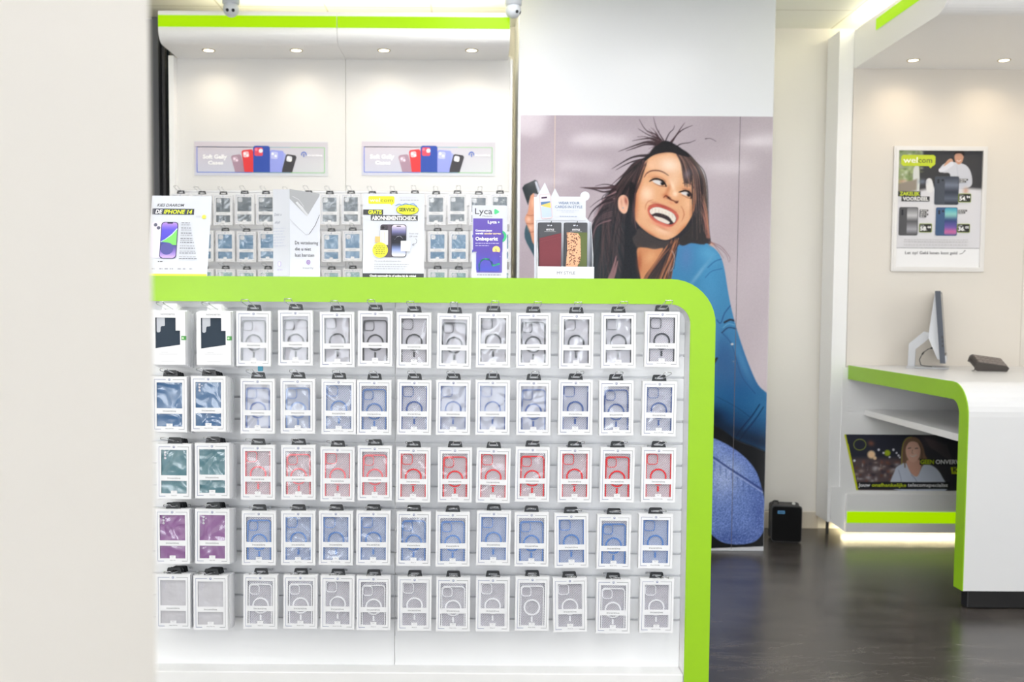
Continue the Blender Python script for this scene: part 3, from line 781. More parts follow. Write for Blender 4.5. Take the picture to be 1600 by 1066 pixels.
# two banners above them
def banner(px0, px1, py0, py1, label):
    p0, p1 = at(px0, py1, YB - .004), at(px1, py0, YB - .004); W, H = 208, 52; u_ = (p1.x - p0.x) / W
    pr = Print(u_, W, H, -.0032)
    pr.quadcol([(0, 52), (208, 52), (208, 0), (0, 0)], [(204, 206, 222), (212, 216, 218), (204, 200, 208), (210, 202, 212)])
    for q, col in (([(4, 8), (90, 8)], (80, 120, 215)), ([(4, 8), (4, 47)], (70, 105, 220)), ([(4, 47), (90, 47)], (80, 120, 215)), ([(90, 8), (150, 8)], (130, 175, 190)), ([(90, 47), (150, 47)], (130, 175, 190)), ([(150, 8), (203, 8)], (150, 205, 150)), ([(150, 47), (203, 47)], (150, 205, 150)), ([(203, 8), (203, 47)], (140, 205, 140))): pr.line(q, 1.1, col)
    pr.text('Soft Gelly', 13, 26, h=6.2, w=38, col=(250, 250, 252), bold=.05); pr.text('Cases', 21, 35, h=5.6, w=24, col=(250, 250, 252), bold=.05)
    def ph(u, v, w_, ang, col, cut):
        a = math.radians(ang); ca, sa = math.cos(a), math.sin(a)
        def R(x, y): return (u + x*ca - y*sa, v + x*sa + y*ca)
        pts = [(0, 0)]; q = [R(x, y) for x, y in rrect(0, w_, 0, 46, [3.5, 3.5, .1, .1])]
        q = [(x, min(y, 46.5)) for x, y in q]
        pr.poly(q[::-1], col)
        pr.poly([R(x, y) for x, y in rrect(2, 2 + w_*.5, 2.5, 2.5 + w_*.5, 2.5)][::-1], cut)
        for (x, y) in ((4.8, 5.8), (4.8 + w_*.22, 8.8)): pr.poly([R(*p) for p in circ(x, y, 2, 12)][::-1], tuple(min(255, c + 50) for c in cut))
    ph(57, 21, 16, -8, (172, 142, 160), (196, 172, 188)); ph(126, 17, 34*.5, 0, (165, 175, 232), (188, 192, 236))
    ph(143, 18, 17, 9, (62, 60, 66), (225, 225, 232)); ph(73.5, 13, 18, -6, (226, 58, 62), (240, 190, 195)); ph(118, 12, 22, 4, (150, 160, 232), (190, 195, 240)); ph(92, 6, 26, 0, (46, 78, 170), (225, 80, 100))
    pr.circ(104, 13.5, 3.2, (238, 240, 248))
    pr.poly([(171 + 4.5*math.cos(math.radians(a)), 19 - 4.5*math.sin(math.radians(a))) for a in range(-20, 201, 20)][::-1] + [(171 + 3*math.cos(math.radians(a)), 19 - 3*math.sin(math.radians(a))) for a in range(-20, 201, 20)], (76, 112, 200))
    pr.rect(170.3, 17.5, 171.7, 23, (76, 112, 200)); pr.text('incentive', 176, 21.5, h=3.2, w=24, col=(248, 248, 252), bold=.03)
    t = thing('product_banner', ((p0.x + p1.x) / 2, YB - .0005, p0.z), label, 'banner', 'phone case banners')
    MB().box(-W*u_/2, W*u_/2, -.003, 0, 0, p1.z - p0.z).build('banner_board', PAPER, t)
    pr.build('printed_face', t)
banner(304, 512, 222, 274, 'long lilac banner of phone cases nearer the dark window, above the wall boxes')
banner(565, 774, 222, 274, 'long lilac banner of phone cases nearer the column, above the wall boxes')

# security cameras
DOME = mat('camera_housing', (200, 205, 212), .35)
def dome(px, py, Y, label, yaw):
    p_ = at(px, py, Y); t = thing('security_camera', (p_.x, Y, CZ), label, 'security camera', 'dome cameras on the ceiling', (0, 0, yaw)); dz = p_.z - CZ
    MB().lathe([(.0, 0), (.052, 0), (.052, -.012), (.045, dz + .10), (.043, dz + .045), (.03, dz + .04), (0, dz + .04)], n=28).build('mounting_base', DOME, t)
    b = MB(); b.lathe([(.040*math.sin(math.radians(a)), dz + .018 - .040*math.cos(math.radians(a)) ) for a in range(0, 181, 12)], n=28); bo = b.build('camera_ball', DOME, t)
    for q in (-1, 1):
        v = Vector((q*.36, -.86, -.36)).normalized()
        b = MB(); c0 = Vector((0, 0, dz + .018)); b.tube([c0 + v*.030, c0 + v*.0405], .0085, 14); b.build('lens', mat('dark_lens', (52, 54, 60), .2), bo)
dome(361, 20, 5.12, 'white twin-lens dome camera in front of the lime canopy stripe', .12)
dome(802, 22, 5.2, 'white dome camera beside the column at the canopy end', .9)

# ------------------------------------------------------------------ photo print on the column
def woman(PX, PY):
    p = Paint(PX, PY, (186, 174, 184)); x, y = p.x, p.y
    # studio background, a printed mauve grey
    t = np.clip((x - 812) / 390, 0, 1)[:, None]; v = np.clip((y - 181) / 500, 0, 1)[:, None]
    p.c[:] = np.array([182, 170, 181]) * (1 - t) + np.array([186, 176, 184]) * t
    p.c += v * np.array([20, 18, 16]); p.c += 6 * np.sin(x / 23 + y / 31)[:, None] * .5
    HAIR = (50, 44, 47); DK = (30, 30, 36)
    # raised hand with the phone
    p.poly([(820, 372), (823, 350), (830, 352), (840, 385), (850, 420), (852, 440), (846, 432), (836, 404)], (62, 92, 106), 1.2)
    p.poly([(822, 336), (825, 330), (829, 304), (834, 302), (837, 320), (846, 330), (848, 380), (838, 384), (832, 378), (828, 362), (823, 351), (820, 343)], (222, 160, 130), 1.0)
    p.blob(826, 343, 3.5, 4, (246, 205, 180), .8); p.blob(829, 356, 4, 4, (244, 200, 175), .7); p.blob(832, 318, 2.2, 8, (250, 200, 170), .6)
    for q in ([(822, 349), (828, 350), (834, 349)], [(826, 362), (831, 363), (836, 361)], [(823, 336), (829, 337), (834, 336)]): p.stroke(q, 1.0, (160, 90, 70), .7)
    p.poly([(815.8, 294), (819.5, 288.6), (836, 281), (839.5, 283), (845, 300), (840.5, 303.6), (833, 302), (829, 306), (825, 321), (821, 310)], (36, 46, 52), .8, smooth=False)
    p.poly([(835.5, 284), (838.6, 283.2), (844.6, 299), (841, 302.5)], (196, 198, 212), .8, smooth=False)
    # hair mass
    hair = [(1030, 222), (1020, 232), (1008, 246), (990, 254), (976, 270), (966, 284), (954, 297), (945, 314), (934, 334), (925, 352), (922, 372), (924, 400), (925, 436), (920, 480), (1000, 500), (1045, 470), (1044, 425), (1060, 385), (1074, 376), (1100, 378), (1110, 381), (1108.5, 362), (1106, 334), (1104, 307), (1101, 281), (1094, 264), (1082, 246), (1067, 234), (1052, 229), (1044, 222)]
    p.poly(hair, (44, 40, 45), 1.6)
    p.poly([(928, 362), (950, 345), (975, 350), (1000, 372), (1000, 440), (1000, 490), (935, 490), (926, 430)], (50, 57, 62), 5, .85)
    rr = random.Random(3)
    for k in range(90):      # locks flowing down the outer side
        u = rr.random(); x0 = 1020 - 60*u + rr.uniform(-6, 6); y0 = 236 + 60*u; x1 = 930 + rr.uniform(-4, 66); y1 = rr.uniform(380, 470)
        xm_ = 975 - 32*u + rr.uniform(-6, 6); c = rr.choice([(30, 28, 34), (64, 52, 56), (80, 62, 64), (36, 36, 42), (104, 78, 78)])
        p.stroke([(x0, y0), (xm_, (y0 + y1)/2 - 30), ((xm_ + x1)/2 - 4, y1 - 50), (x1, y1)], [.6, 1.6, 1.4, .5], c, .5)
    p.poly([(985, 300), (995, 300), (992, 345), (1000, 372), (1002, 434), (1005, 480), (968, 480), (974, 400), (976, 350)], (28, 28, 34), 5, .9)
    # face
    face = [(1012, 249), (1021, 243), (1033, 239.5), (1045, 238.5), (1057, 240), (1066, 245), (1074, 256), (1083, 275), (1087, 295), (1087.5, 312), (1085, 326), (1079, 341), (1070, 355), (1058, 367), (1048, 373), (1040, 375), (1030, 373), (1016, 366), (1005, 358), (997, 350), (991, 340), (988, 325), (990, 308), (993, 290), (998, 272), (1005, 257)]
    M = p.full(face, 1.2)
    p.poly(face, (232, 178, 138), 1.2)
    p.blob(1046, 258, 19, 13, (253, 230, 212), .9, 10, clip=M); p.blob(1011, 303, 10, 12, (253, 222, 196), .9, clip=M); p.blob(1018, 258, 8, 8, (246, 206, 176), .6, clip=M); p.blob(1006, 330, 6, 12, (240, 188, 150), .6, clip=M)
    p.blob(1075, 318, 7, 12, (246, 200, 160), .7, clip=M); p.blob(1052, 285, 9, 14, (250, 220, 192), .6, 20, clip=M)
    p.blob(1035, 360, 14, 6, (250, 214, 184), .75, 20, clip=M)
    p.blob(990, 325, 6, 34, (190, 108, 66), .85, 4, clip=M); p.blob(999, 290, 4, 22, (214, 140, 104), .55, 14, clip=M); p.blob(1003, 262, 4, 12, (196, 124, 104), .7, 30, clip=M)
    p.blob(1085, 322, 4.5, 20, (200, 116, 64), .85, 10, clip=M); p.blob(1069, 357, 14, 4, (206, 128, 82), .75, -42, clip=M); p.blob(1016, 366, 16, 3, (196, 116, 76), .7, 32, clip=M)
    p.blob(1000, 356, 8, 4, (196, 120, 84), .6, 35, clip=M); p.blob(1062, 244, 12, 3.5, (200, 136, 110), .5, 25, clip=M)
    p.blob(1030, 240, 18, 2.6, (196, 138, 110), .6, -8, clip=M)
    # eye sockets and nose shading
    p.blob(1028, 280, 13, 4.5, (214, 146, 112), .6, 22, clip=M); p.blob(1073, 297, 9, 4, (206, 138, 104), .6, 22, clip=M)
    p.blob(1044, 296, 3.2, 9, (206, 132, 94), .75, 22, clip=M); p.blob(1040, 306, 4.5, 4, (192, 106, 70), .7, clip=M)
    p.blob(1055, 303, 4, 4, (255, 230, 205), .9, clip=M); p.blob(1051, 290, 2.5, 9, (255, 228, 204), .7, -20, clip=M)
    p.stroke([(1037, 309), (1040, 306), (1044, 308), (1048, 312), (1053, 314), (1057, 317), (1060, 314)], [1, 2, 2.8, 2.6, 2, 2.6, 1], (120, 54, 38), .9)
    p.blob(1045, 309.5, 3, 1.8, (60, 28, 26), .9, 20); p.blob(1057.3, 315.5, 2.2, 1.6, (74, 32, 28), .85, 20)
    p.blob(1049, 317, 5, 2, (224, 152, 116), .7, 22, clip=M)
    # eyes
    for (ub, wht, iris, low, br_, lid) in (
        ([(1015, 283.5), (1019, 281), (1024, 279.6), (1031, 280.6), (1037, 284), (1041, 291)], [(1019.5, 283.2), (1025, 281.6), (1032, 283), (1037, 288), (1034, 289.5), (1027, 288)], (1035.2, 286.4), [(1021, 286), (1027, 289), (1033, 291), (1040, 291.5)], [(1006.5, 277), (1010.5, 271), (1018, 267), (1028, 266.6), (1037, 269.4), (1044.5, 274.5)], [(1018, 278), (1025, 276), (1034, 277.6), (1041, 284)]),
        ([(1061, 300.4), (1066, 299), (1071, 298), (1077, 300.3), (1080.5, 305.5), (1080, 310)], [(1064, 301.2), (1070, 299.6), (1076, 302), (1078, 307), (1073, 306), (1067, 304)], (1076.4, 304.2), [(1065, 304.5), (1070, 307), (1075, 309.4), (1079, 310)], [(1067, 286.6), (1074, 285.2), (1081, 289), (1085, 295)], [(1066, 295.6), (1072, 294.4), (1079, 297.5), (1083, 304)])):
        p.poly(wht, (226, 222, 222), 1.0); p.blob(iris[0], iris[1], 3.3, 3.6, (26, 22, 28), 1, 0, 4); p.blob(iris[0] - 1.6, iris[1] - 1.6, .7, .7, (230, 235, 240), .9)
        p.stroke(ub, [1.4, 3.0, 3.4, 3.2, 2.2], (28, 20, 24), .95); p.stroke(low, [.5, 1, 1.2], (130, 72, 56), .75); p.stroke(lid, .8, (150, 92, 76), .6)
        p.stroke(br_, [1.0, 2.0, 2.2, 2.0, 1.0], (112, 70, 62), .9)
    # laughing mouth
    lips = [(1012, 326), (1015, 321.5), (1022, 319.5), (1033, 320.5), (1045, 325), (1056, 331.5), (1060.5, 338), (1058.5, 345), (1053, 351.5), (1047, 354.5), (1038, 353), (1025, 347.5), (1016, 340), (1012.5, 332)]
    p.poly(lips, (206, 104, 86), 2.0); p.blob(1036, 322.5, 16, 2.2, (170, 66, 60), .7, 20); p.blob(1033, 350.5, 13, 2.4, (226, 132, 112), .7, 22)
    p.poly([(1015, 329.5), (1020, 325), (1028, 323.8), (1039, 327), (1051, 333), (1056.5, 341), (1054, 348), (1047, 351), (1036, 348), (1024, 342), (1017, 335)], (52, 38, 40), .9)
    p.poly([(1015, 329.5), (1020, 325), (1028, 323.8), (1039, 327), (1051, 333), (1056, 341), (1053.5, 348), (1050, 345), (1046, 339.5), (1040, 336), (1033, 333.6), (1025, 332.6), (1018, 335)], (238, 230, 220), .8)
    p.poly([(1021, 338), (1029, 339.2), (1038, 342), (1046.5, 347.5), (1043, 350), (1034, 347), (1026, 343)], (234, 224, 214), .8)
    for k in range(7):
        xx = 1019 + k*5.3; yy = 326 + max(0, k - 1)*1.7; p.stroke([(xx, yy), (xx - .6, yy + 6.5)], .5, (190, 165, 150), .7)
    p.blob(1032, 353.5, 14, 1.6, (232, 140, 118), .7, 22); p.stroke([(1014, 322), (1022, 319.2), (1034, 320.2), (1046, 325), (1057, 332)], .9, (168, 64, 56), .7)
    p.stroke([(1064, 322), (1068, 330), (1068.5, 337), (1065, 346)], [.6, 1.6, 1.6, .5], (196, 118, 80), .8); p.stroke([(1021, 312), (1013, 315), (1009, 321), (1008, 328)], [.5, 1.5, 1.5, .5], (202, 128, 92), .7)
    p.blob(1036, 357.5, 10, 1.8, (206, 134, 100), .6, 22, clip=M)
    # ear
    p.poly([(966, 312), (970, 306), (976, 305), (981, 310), (982, 320), (979.5, 331), (975, 334), (970, 331), (966, 324)], (236, 188, 164), 1.0)
    p.blob(978, 314, 2.2, 6, (150, 70, 60), .8, -10); p.blob(971, 316, 1.6, 6, (206, 146, 122), .7, -8); p.blob(973.5, 325, 1.1, 1.1, (150, 165, 185), .9)
    # chin shadow and neck
    p.poly([(996, 358), (1005, 360), (1018, 369), (1030, 375.5), (1042, 377), (1050, 374), (1046, 386), (1034, 392), (1015, 392), (996, 388), (988, 372)], (66, 58, 58), 2.5)
    p.poly([(995.6, 389), (1008, 387), (1022, 389.5), (1036, 388), (1030, 400), (1020, 416), (1010, 428), (1003, 440), (999, 425), (997, 410)], (216, 150, 104), 2)
    p.blob(1016, 402, 8, 12, (236, 180, 134), .7, 30); p.blob(999, 410, 4, 16, (172, 92, 58), .7)
    # shoulder, sleeve and body of the blue jacket
    jac = [(1046, 500), (1047, 440), (1052, 405), (1060, 384), (1072, 376.5), (1086, 375.5), (1101, 378.5), (1117, 389), (1126, 401), (1132, 421), (1138, 458), (1144, 487), (1150, 510), (1161, 545), (1173, 577), (1185, 602), (1201, 618), (1210, 640), (1212, 712), (1197, 707), (1176, 698), (1151, 688), (1125, 674), (1090, 655), (1040, 640), (990, 620), (960, 560), (990, 510)]
    J = p.full(jac, 1.2)
    p.poly(jac, (66, 140, 188), 1.2)
    p.poly([(900, 520), (1000, 480), (1050, 500), (1060, 650), (1100, 700), (900, 740)], (46, 96, 148), 6)
    p.blob(1108, 398, 18, 14, (98, 172, 214), .85, 35, clip=J); p.blob(1072, 400, 13, 26, (96, 134, 188), .7, clip=J); p.blob(1108, 440, 18, 40, (76, 154, 202), .8, clip=J); p.blob(1092, 428, 3, 26, (126, 178, 214), .7, 38, clip=J)
    p.blob(1150, 600, 60, 60, (32, 92, 148), .85, clip=J); p.blob(1130, 560, 24, 36, (42, 92, 146), .75, clip=J); p.blob(1160, 665, 70, 26, (24, 70, 116), .9, 20, clip=J); p.blob(1110, 520, 10, 44, (92, 150, 202), .6, clip=J)
    p.blob(1118, 650, 22, 16, (18, 48, 84), .8, 15, clip=J); p.blob(1158, 560, 6, 40, (70, 140, 190), .7, -22, clip=J)
    for q, w_, c, a in (([(1052, 384), (1055, 400), (1053, 420)], 1.2, (60, 60, 70), .8), ([(1132, 404), (1118, 408), (1106, 418)], 1.8, (44, 104, 160), .7), ([(1128, 420), (1112, 424), (1102, 434)], 1.6, (44, 104, 160), .6), ([(1141, 478), (1132, 490), (1126, 505), (1120, 500)], 2, (34, 84, 136), .8),
                        ([(1147, 501), (1140, 500), (1132, 504)], 3.2, (18, 30, 52), .9), ([(1148, 508), (1138, 506), (1130, 512)], 1.6, (110, 170, 210), .7), ([(1150, 514), (1138, 512), (1128, 520)], 2.2, (24, 50, 88), .7), ([(1118, 562), (1114, 570), (1120, 560)], 3.5, (10, 16, 30), .9),
                        ([(1128, 520), (1142, 536), (1150, 560), (1160, 590), (1180, 615)], 1.3, (26, 66, 116), .6), ([(1187, 632), (1175, 650), (1160, 668), (1150, 682)], 1.8, (14, 44, 80), .85), ([(1193, 636), (1180, 656), (1164, 676), (1155, 688)], 1.6, (14, 44, 80), .8), ([(1190, 634), (1177, 654), (1161, 674)], 1.2, (64, 126, 170), .6), ([(1120, 620), (1150, 636), (1172, 652)], 1.0, (18, 54, 96), .6)):
        p.stroke(q, w_, c, a, clip=J)
    p.blob(1144, 538, 2.4, 1.8, (206, 212, 214), 1, 0, 3); p.blob(1146, 565, 1.1, 1.1, (130, 140, 150), .9)
    p.blob(1135, 672, 60, 12, (10, 26, 48), .8, 22, clip=J); p.blob(1185, 690, 34, 14, (12, 34, 62), .75, 15, clip=J); p.blob(1108, 655, 16, 14, (10, 24, 44), .8, 25, clip=J)
    # dark hollow between jacket and knee, then the denim
    dark = [(1212, 712), (1197, 706), (1176, 697), (1151, 687), (1122, 668), (1080, 650), (1000, 640), (930, 700), (900, 780), (930, 852), (1210, 858)]
    p.poly(dark, (12, 13, 17), 4)
    den = [(1060, 668), (1085, 673), (1113, 684), (1138, 696), (1163, 714), (1181, 736), (1190, 762), (1196, 792), (1194, 826), (1185, 842), (1172, 849), (1150, 851), (1128, 847), (1110, 833), (1085, 800), (1030, 780), (960, 760), (970, 700), (1010, 672)]
    D = p.full(den, 1.2)
    p.poly(den, (110, 136, 202), 1.2); p.blob(1132, 744, 28, 34, (176, 192, 234), .85, 10, clip=D); p.blob(1118, 700, 14, 8, (150, 172, 228), .7, 30, clip=D); p.blob(1186, 800, 12, 44, (76, 100, 172), .6, clip=D); p.blob(1140, 840, 40, 12, (70, 92, 160), .6, clip=D)
    p.blob(1150, 705, 34, 9, (112, 134, 204), .6, 38, clip=D); p.speckle(22, D)
    p.stroke([(1040, 690), (1085, 700), (1113, 714), (1138, 731), (1166, 749), (1192, 766)], 3, (40, 58, 122), .75, clip=D); p.stroke([(1040, 694), (1085, 704), (1113, 718), (1138, 735), (1166, 753), (1192, 770)], 1.5, (176, 190, 232), .8, clip=D)
    for k in range(9):
        xx = 1116 + k*9; yy = 722 + k*6.0; p.stroke([(xx, yy), (xx + 1, yy + 14)], [2.6, .8], (78, 100, 170), .55, clip=D)
    # hair in front: fringe, right side, shoulder strands
    p.poly([(1050, 236), (1062, 238), (1075, 248), (1088, 266), (1096, 290), (1097, 312), (1094, 330), (1086, 350), (1074, 362), (1060, 374), (1052, 384), (1070, 379), (1096, 378), (1110, 381), (1108, 362), (1106, 334), (1104, 307), (1101, 281), (1094, 264), (1082, 246), (1067, 234)], (56, 50, 52), 1.4)
    p.poly([(1052, 375), (1064, 372), (1082, 350), (1090, 334), (1098, 345), (1104, 380), (1080, 380), (1066, 384)], (52, 46, 46), 2)
    p.poly([(1060, 236), (1072, 247), (1082, 262), (1080, 285), (1075, 287), (1069, 283), (1068, 262)], (46, 42, 50), 1.4)
    for k in range(70):
        u = rr.random(); x0 = 1054 + 12*u; x1 = 1070 + 34*u + rr.uniform(-2, 2)
        c = rr.choice([(90, 72, 72), (126, 96, 92), (40, 36, 42), (160, 120, 110), (70, 70, 62)])
        y1 = 285 + rr.uniform(0, 8) if u < .3 else rr.uniform(310, 378)
        p.stroke([(x0, 236), (x0 + 14*u + 9, 254), (x1 - 3*(1-u), 275 + 8*u), (x1 + rr.uniform(-2, 1) + (3 if u > .5 else 0), y1)], [.8, 1.3, 1.2, .5], c, .6)
    p.blob(1074, 272, 5, 7, (150, 140, 158), .5, 20)
    for k in range(16): p.stroke([(1096 + rr.uniform(-2, 5), 300 + k*3), (1101 + rr.uniform(-1, 4), 330 + k*2), (1106 + rr.uniform(-2, 3), 372)], [.5, 1.4, .6], rr.choice([(196, 130, 110), (150, 100, 92), (214, 150, 120)]), .55)
    for k in range(60):
        x0 = rr.uniform(1046, 1062); x1 = rr.uniform(1004, 1048); c = rr.choice([(120, 74, 56), (162, 102, 72), (196, 130, 92), (62, 46, 46), (40, 34, 40)])
        p.stroke([(x0, 376 + rr.uniform(-4, 6)), ((x0 + x1)/2 + 4, 400), (x1, 440), (x1 - 8, 470)], [.8, 2.0, 1.6, .6], c, .7)
    p.stroke([(1050, 392), (1054, 402), (1052, 416), (1048, 424)], .9, (220, 200, 190), .8)
    for q in ([(1110, 379), (1122, 386), (1134, 397), (1138, 408)], [(1106, 372), (1120, 388), (1131, 404)], [(1108, 378), (1126, 385), (1140, 402), (1139, 410)]): p.stroke(q, [1.2, .8, .4], (120, 84, 84), .7)
    p.blob(1112, 382, 4, 3, (222, 160, 130), .6)
    # strands between cheek and ear, and lower wisps
    for k in range(26):
        x0 = rr.uniform(1000, 1012); p.stroke([(x0, 250 + rr.uniform(0, 8)), (x0 - 12 + rr.uniform(-3, 2), 284), (989 + rr.uniform(-4, 3), 320), (991 + rr.uniform(-6, 4), 360)], [.8, 1.8, 1.8, .8], rr.choice([(36, 32, 38), (60, 50, 54), (120, 82, 84)]), .6)
    p.poly([(985, 285), (992, 290), (989, 315), (987, 345), (995, 362), (984, 370), (983, 330), (983, 300)], (34, 32, 38), 2, .9)
    for q in ([(952, 436), (958, 420), (963, 400)], [(956, 438), (961, 424), (965, 408)]): p.stroke(q, [5, 4, 1], (190, 140, 142), .7)
    for k in range(14):
        y0 = 300 + k*3.4; p.stroke([(962 - k*.6, y0), (945 - k, y0 + 10), (928 - k*.4, y0 + 30 + k)], [2.2, 1.6, .5], rr.choice([(178, 138, 146), (150, 112, 120), (96, 76, 82), (60, 52, 58)]), .7)
    S = [([(1036, 222), (1024, 210), (1009, 203), (998.7, 186.5)], 1.8), ([(1038, 221), (1028, 205), (1024, 195), (1021, 183)], 1.4), ([(1050, 222), (1058, 210), (1068, 202), (1082, 196)], 2.0), ([(1048, 222), (1056, 212), (1064, 200), (1070, 192)], 1.8),
         ([(1054, 231), (1064, 225), (1077, 223), (1087, 219)], 1.5), ([(1030, 222), (1018, 216), (1006, 217), (988, 220)], 2.4), ([(1028, 225), (1012, 222), (996, 226), (966, 237)], 3.6), ([(1024, 226), (1008, 226), (990, 232), (978, 236)], 2.4), ([(1032, 218), (1016, 212), (1008, 208), (997, 201)], 1.6),
         ([(1040, 220), (1046, 208), (1052, 202), (1054, 196)], 1.4), ([(1026, 222), (1010, 214), (996, 214)], 1.0), ([(1102, 217), (1110, 216.5), (1119, 221)], .8), ([(1013, 243), (996, 244), (981, 249), (956, 264)], 3.4), ([(1008, 248), (990, 252), (976, 258), (962, 266)], 2.2),
         ([(1000, 250), (985, 262), (970, 276), (952, 292)], 2.4), ([(962, 292), (945, 294), (930, 294), (906, 293)], 4.0), ([(962, 296), (944, 300), (928, 296), (912, 294)], 2.6), ([(958, 290), (944, 288), (930, 291)], 1.4), ([(956, 312), (940, 318), (926, 330), (918, 344)], 3.0), ([(950, 325), (936, 334), (924, 348)], 2.2), ([(958, 305), (938, 312), (922, 324)], 1.4)]
    for q, w_ in S: p.stroke(q, [w_*1.4, w_, w_*.7, .4], rr.choice([(52, 38, 44), (70, 50, 56), (44, 34, 40)]), .85)
    for k in range(26):
        a = math.radians(rr.uniform(100, 200)); L = rr.uniform(14, 34); p.stroke([(1034 + rr.uniform(-8, 10), 228), (1034 + L*.5*math.cos(a), 224 - L*.5*math.sin(a)), (1034 + L*math.cos(a), 224 - L*math.sin(a) + 3)], [1.6, 1, .3], (70, 50, 56), .6)
    p.poly([(1020, 236), (1028, 226), (1040, 220), (1052, 224), (1066, 233), (1078, 245), (1064, 243), (1046, 237.5), (1030, 238), (1018, 243), (1010, 250), (1006, 248)], (38, 36, 42), 1.2)
    # white margin at the foot
    p.poly([(700, 860), (1000, 859), (1100, 857.5), (1220, 853), (1220, 900), (700, 900)], (222, 222, 226), .8, smooth=False)
    p.speckle(2.2)
    q = np.clip(p.c, 0, 255) / 255.0
    return 255 * np.clip(s2l(q) * .80, 0, 1) ** (1/2.4) * 1.0 if False else 255 * (q ** 1.06) * .985
py_t, py_b = Z_(181, YC - .002, 1000), Z_(861.5, YC - .002, 1150)
pz0 = max(.012, py_b); pX0, pX1 = X_(812.5, YC, 300), cx1 - .003
pt = thing('photo_poster', ((pX0 + pX1) / 2, YC - .002, pz0), 'wall-high poster of a laughing long-haired woman in blue jacket and jeans, on the column', 'poster')
xs1, xs2 = X_(866, YC, 300), X_(1152, YC, 400)
for a, c in ((pX0, xs1 - .0012), (xs1 + .0012, xs2 - .0012), (xs2 + .0012, pX1)):
    W_, H_ = c - a, py_t - pz0; NX, NZ = max(2, int(W_ / .0030)), int(H_ / .0030)
    gx, gzz = np.meshgrid(np.linspace(a, c, NX), np.linspace(py_t, pz0, NZ))
    qx, qy = project(gx, YC - .002, gzz)
    o = link('print_panel', sheet_mesh('print_panel', W_, H_, NX, NZ, woman(qx, qy), PRINT_GLOSS), pt, (a - pt.location.x, 0, 0))

for xx, mname, rgb in ((xs1, 'beige_seam', (216, 196, 176)), (xs2, 'dark_seam', (90, 84, 88))):
    MB().box(xx - .0016 - pt.location.x, xx + .0016 - pt.location.x, -.0002, .0012, 0, py_t - pz0).build('seam', mat(mname, rgb, .6), pt)

# ------------------------------------------------------------------ far wall post, right-hand wall unit and counter
UL = X_(1338, YA, 107)
zc_b = Z_(107, YA, 1338); zc_t = Z_(47, YA, 1335)
zk = Z_(571, YA, 1338)
ru = thing('alcove_unit', (UL + 1.2, YA, 0), 'white built-in wall unit behind the till counter with deep lit canopy', 'wall unit')
UR = 4.88
seam_x = X_(1595.5, YA, 500)
for a, c in ((UL - .012, seam_x - .001), (seam_x + .001, UR)):
    sub(MB().box(a, c, YA, YA + .02, zk - .01, zc_b + .01), 'back_panel', ALCOVE, ru)
    sub(MB().box(a - (.02 if a < seam_x - .5 else 0), c, YA + .0, YA + .02, .20, zk - .012), 'lower_panel', WHITE, ru)
sub(MB().box(UL - .10, UL - .013, YA + .005, YW - .016, .085, zc_t), 'side_panel', WHITE, ru, bevel=.002)
sub(MB().box(UL - .094, UL - .080, YA + .03, YA + .044, .002, .085), 'foot', mat('dark_foot', (50, 50, 48), .5), ru)
# cabinet front under the counter, hovering over a lit floor gap
sub(MB().box(UL - .0, UR, YA - .03, YA - .012, .031, .26), 'lower_cabinet', WHITE, ru, bevel=.002)
sub(MB().prism([(UL - .085, .12), (UL - .085, .09), (UL, .031), (UL, .26), (UL - .02, .30), (UL - .085, .30)], YA - .012, YA - .002, 'y'), 'cabinet_side', WHITE, ru)
sub(MB().box(UL + .004, UR, YA - .034, YA - .0305, Z_(817.5, YA - .03, 1400), Z_(800, YA - .03, 1400)), 'lime_stripe', GREENLIT, ru)['label'] = 'glowing lime green stripe'
area('plinth_tube_light', (UL + 1.25, YW - .05, .054), (0, 0, 0), 2.4, .02, 14, (1.0, .87, .52))
# canopy
yf_ = 4.72; zsr = zc_b + .10
sub(MB().prism(canopy_profile(yf_, YA + .02, zc_t + .0, zsr, zc_b), UL, UR, 'x'), 'canopy', WHITE, ru)
prof = canopy_profile(yf_, YA + .02, zc_t, zsr, zc_b)
outl = prof[:13] + [(YA + .02, zc_t)]
sub(MB().prism(outl, UL - .012, UL - .0005, 'x'), 'canopy_end_panel', WHITE, ru)
s0, s1 = on_z(1370, 45, 0), 0
def at_x(px, py, X):
    d = ray(px, py); return CAM + d * (X / d.x)
qa, qb = at_x(1370, 29.5, UL - .012), at_x(1371, 46, UL - .012)
sub(MB().box(UL - .016, UL - .0125, yf_ + .06, qa.y, qb.z, qa.z), 'lime_stripe', GREENLIT, ru)['label'] = 'glowing lime green stripe'
area('alcove_tube_light', (UL + .7, 5.5, zc_t - .03), (math.radians(180), 0, 0), 1.2, .6, 6, (1.0, .93, .74))
area('alcove_tube_light', (UL - .02 + .12, 5.3, zc_t - .0), (math.radians(180), 0, 0), .12, 1.0, 6, (1.0, .93, .74))
for i, px in enumerate((1427, 1569)):
    p_ = on_z(px, 94, zc_b); downlight(p_.x, p_.y, zc_b, f'round recessed spotlight in the deep canopy over the till counter, {"beside" if i == 0 else "second from"} its end panel', 4.5, (1, .80, .55))
p_ = on_z(1711, 94, zc_b); downlight(p_.x, p_.y, zc_b, 'round recessed spotlight in the deep canopy over the till counter, third from its end panel', 4.5, (1, .80, .55))

